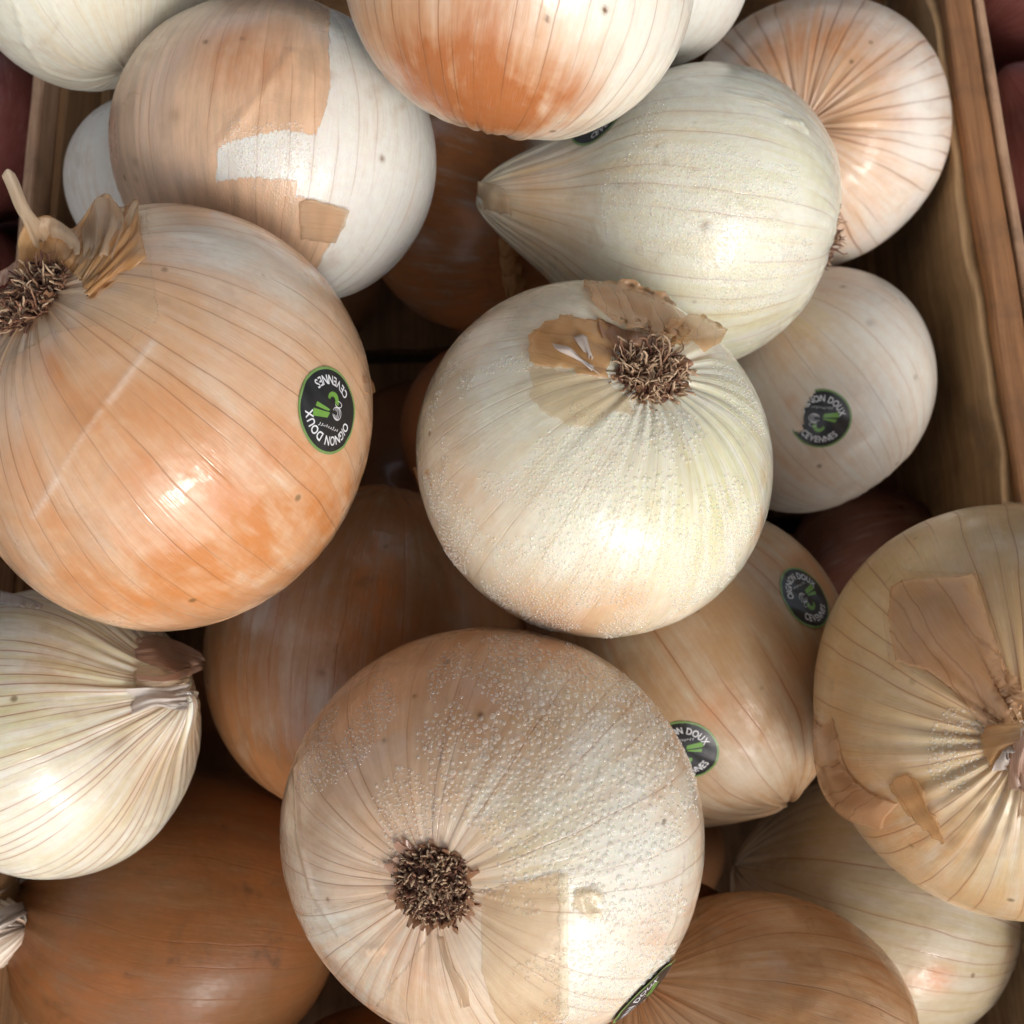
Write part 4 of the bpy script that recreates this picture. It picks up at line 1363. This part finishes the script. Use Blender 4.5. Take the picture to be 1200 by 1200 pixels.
sheet(J, [[(1176, 588, -6), (1200, 590, -3), (1220, 598, -2)], [(1176, 600, -2), (1200, 606, 0), (1220, 612, .5)]], PAPER['cream'], nu=14, nv=6)
for rows, mt in (
    ([[(1150, 858, .4), (1152, 880, .6), (1160, 900, .4)], [(1165, 850, 2), (1168, 876, 3), (1170, 900, 2)], [(1200, 846, 6), (1205, 868, 7), (1204, 892, 6)]], 'amber'),
    ([[(1162, 905, 1), (1172, 885, 4), (1178, 868, 3)], [(1180, 902, 2), (1184, 884, 6), (1188, 868, 4)]], 'white'),
    ([[(1178, 862, 3), (1195, 850, 5), (1215, 835, 4)], [(1188, 870, 5), (1202, 858, 8), (1220, 845, 6)]], 'white'),
    ([[(1185, 870, 5), (1200, 860, 8), (1220, 858, 10)], [(1182, 895, 4), (1198, 890, 7), (1220, 888, 9)], [(1186, 925, 1.5), (1200, 928, 3), (1220, 930, 4)]], 'pink'),
    ([[(1195, 935, 1), (1205, 925, 4), (1220, 918, 5)], [(1195, 960, .5), (1205, 955, 2), (1220, 950, 3)]], 'cream'),
):
    sheet(J, rows, PAPER[mt], 'neck_skin', nu=16, nv=16, crinkle=2)
# veined white onion: cut dry neck
sheet(N_, [[(160, 748, .2), (158, 762, .2), (162, 778, .2)], [(182, 744, 2.5), (184, 762, 4), (186, 782, 3)], [(205, 750, 5), (206, 766, 8), (206, 788, 6)], [(236, 766, 6), (238, 774, 7), (226, 788, 6)]], PAPER['pink'], 'neck_skin', nu=26, nv=26, crinkle=1.3, jag=.5, uvs=(1, 2))
sheet(N_, [[(158, 780, .2), (156, 792, .2), (160, 804, .2)], [(176, 780, 3), (178, 794, 4.5), (180, 806, 3)], [(196, 782, 5), (197, 794, 7.5), (196, 806, 6)], [(224, 782, 6.5), (222, 792, 8), (216, 802, 7)]], PAPER['cream'], 'neck_skin', nu=20, nv=22, crinkle=1.8, jag=.7)
sheet(N_, [[(148, 806, .2), (152, 820, .3), (156, 836, .2)], [(172, 806, 3), (176, 818, 4.5), (182, 828, 3)], [(200, 806, 5), (202, 820, 6), (204, 832, 4.5)], [(220, 804, 6), (222, 818, 7), (220, 832, 6)]], PAPER['white'], 'neck_skin', nu=22, nv=20, crinkle=2.4, jag=1.0)
sheet(N_, [[(160, 790, 4), (162, 797, 5)], [(190, 792, 8), (190, 799, 9)], [(212, 786, 9), (214, 794, 10)], [(238, 776, 7.5), (236, 784, 8)]], PAPER['pink'], 'neck_skin', nu=8, nv=18, crinkle=1.4, jag=.5)
sheet(N_, [[(0, 692, 1), (25, 698, 1.6), (50, 708, .6)], [(0, 708, .4), (25, 710, .5), (50, 712, .3)]], PAPER['white'], nu=14, nv=6)
# pear-shaped onion: dry tip
sheet(Fn, [[(560, 212, 1), (572, 214, 2), (590, 222, 1.5)], [(560, 228, 2), (574, 230, 4), (596, 234, 3)], [(563, 244, 1), (578, 248, 2), (600, 252, .5)]], PAPER['cream'], 'neck_skin', nu=14, nv=12, crinkle=2)
# deep brown onion: curled dry neck in shadow
for k in range(3):
    x, y = 596 + 3 * k, 290 + 22 * k
    sheet(P_, [[(x - 14, y - 10, 2), (x, y - 14, 7), (x + 14, y - 8, 4)], [(x - 12, y + 2, 4), (x, y, 10), (x + 13, y + 4, 6)], [(x - 10, y + 14, 2), (x, y + 12, 6), (x + 12, y + 14, 3)]], PAPER['amber'], 'neck_skin', nu=12, nv=12, crinkle=3)
# shredded neck at the left edge
for k, (u0, v0, u1, v1, w) in enumerate(((-14, 1062, 34, 1022, 12), (-16, 1078, 36, 1060, 9), (-16, 1090, 30, 1058, 8), (-20, 1050, 20, 1030, 9), (-16, 1094, 37, 1066, 6))):
    sheet(U_, [[(u0, v0 - w, 8), (u0, v0, 10 + k), (u0, v0 + w, 8)], [((u0 + u1) / 2, (v0 + v1) / 2 - w * .8, 9), ((u0 + u1) / 2, (v0 + v1) / 2, 12 + k), ((u0 + u1) / 2, (v0 + v1) / 2 + w * .8, 9)], [(u1, v1 - w * .4, 8), (u1, v1, 9 + k), (u1 - 2, v1 + w * .6, 8)]], PAPER['white'], 'neck_skin', nu=8, nv=14, crinkle=1.2, jag=1.0)

# ------------------------------------------------------------------ stickers
sticker(A, 387, 481, .0101, 171, label='round black sticker with green rim reading OIGNON DOUX CEVENNES, upside down')
sticker(H, 962, 491, .0098, -6, keep=lambda x, y: x > -.62 + .35 * y * y - (.35 if y < -.45 else 0), label='torn black sticker with its left part missing')
sticker(I, 945, 699, .0100, 48, label='black sticker near the top of the tan onion, lettering tilted')
sticker(I, 803, 880, .0098, 12, label='black sticker half hidden behind the lowest middle onion')
sticker(Fn, 704, 138, .0105, 20, curl=lambda x, y: 1.2 * max(0, y - .2) ** 2, label='black sticker peeling where two onions touch')
sticker(B, 768, 1176, .0105, 140, curl=lambda x, y: .5, label='black sticker curling off at the edge of the onion')

# ------------------------------------------------------------------ red onions beside the crate
RED = onion_mat('red_onion_skin', dict(white=(.22, .08, .07), tan=(.13, .03, .025), orange=(.2, .05, .02), vein=(.08, .012, .02), R=.038, nv=40, vs=.5, wet=.3, sss=0, smudge=.1))
reds = []
first = None
th = np.linspace(0, math.pi, 60)
ph = np.linspace(0, 2 * math.pi, 90, endpoint=False)
r_, z_ = profile(th, dict(k=.88, nh=.25, nw=.25))
V = np.stack([np.outer(r_, np.cos(ph)), np.outer(r_, np.sin(ph)), np.outer(z_, np.ones(90))], -1).reshape(-1, 3) * .038
ii, jj = np.meshgrid(np.arange(59), np.arange(90), indexing='ij')
a, b = ii * 90 + jj, ii * 90 + (jj + 1) % 90
FR = np.stack([a, a + 90, b + 90, b], -1).reshape(-1, 4)
UPR = np.stack([np.cos(ph)[None] * np.ones((60, 1)), np.sin(ph)[None] * np.ones((60, 1)), th[:, None] * np.ones((1, 90))], -1).reshape(-1, 3)
spots = []
for side, x0 in ((-1, XL - .0042), (1, XQ2 + .0038)):
    for lay_ in range(3):
        for i in range(6):
            if side < 0 and i < 2:
                continue
            x = x0 + side * (.041 + (.006 if lay_ % 2 else 0))
            y = -.15 + i * .078 + (.03 if lay_ % 2 else 0) + (.0 if side > 0 else .02)
            z = .034 + lay_ * .060
            spots.append((side, lay_, x, y, z))
lab = {(-1, 2, 3): 'shiny red onion outside the left crate side, lowest of those in view', (-1, 2, 4): 'red onion outside the left crate side just under the top left white onion'}
cnt = {}
for side, lay_, x, y, z in spots:
    P = np.array([x * CY - y * SY, x * SY + y * CY, z])
    u, v, d = proj(P)
    k = cnt.get((side, lay_), 0)
    cnt[(side, lay_)] = k + 1
    if lay_ < 2:
        l, g = 'red onion in the shaded lower layers beside the crate', 'red onions in lower layers beside the crate'
    elif side < 0:
        l, g = 'red onion outside the left crate side, at its %s' % ['front', 'near part', 'middle', 'far end', 'far corner', 'end'][k], 'red onions outside the left side'
    else:
        l, g = 'dark red onion outside the right rail, %s' % ['nearest the front', 'level with the big dull onion', 'level with the torn-sticker onion', 'level with the streaked onion', 'highest in the right edge strip', 'beyond the top edge'][k], 'red onions outside the right rail'
    e = empty('red_onion', l, 'onion', g, None, P)
    rr = random.Random(int(k * 7 + lay_ * 31 + side))
    e.rotation_euler = (rr.uniform(.9, 2.2), rr.uniform(-.5, .5), rr.uniform(0, 6.28))
    if first is None:
        ob = first = mesh_obj('bulb', V, FR, RED, e)
        fattr(ob, 'upos', UPR, 'FLOAT_VECTOR')
        fattr(ob, 'brown', np.full(len(V), .55))
        fattr(ob, 'film', np.full(len(V), -10.0))
    else:
        ob = first.copy()
        COL.objects.link(ob)
        ob.parent = e

for k, o_ in ON.items():
    U, V_, _ = proj(o_.world())
    print(k, 'R %.4f' % o_.R, 'c', np.round(to_crate(o_.c), 3), 'bb', int(U.min()), int(U.max()), int(V_.min()), int(V_.max()))
print('XL %.4f XR %.4f XQ %.4f XQ2 %.4f' % (XL, XR, XQ, XQ2))
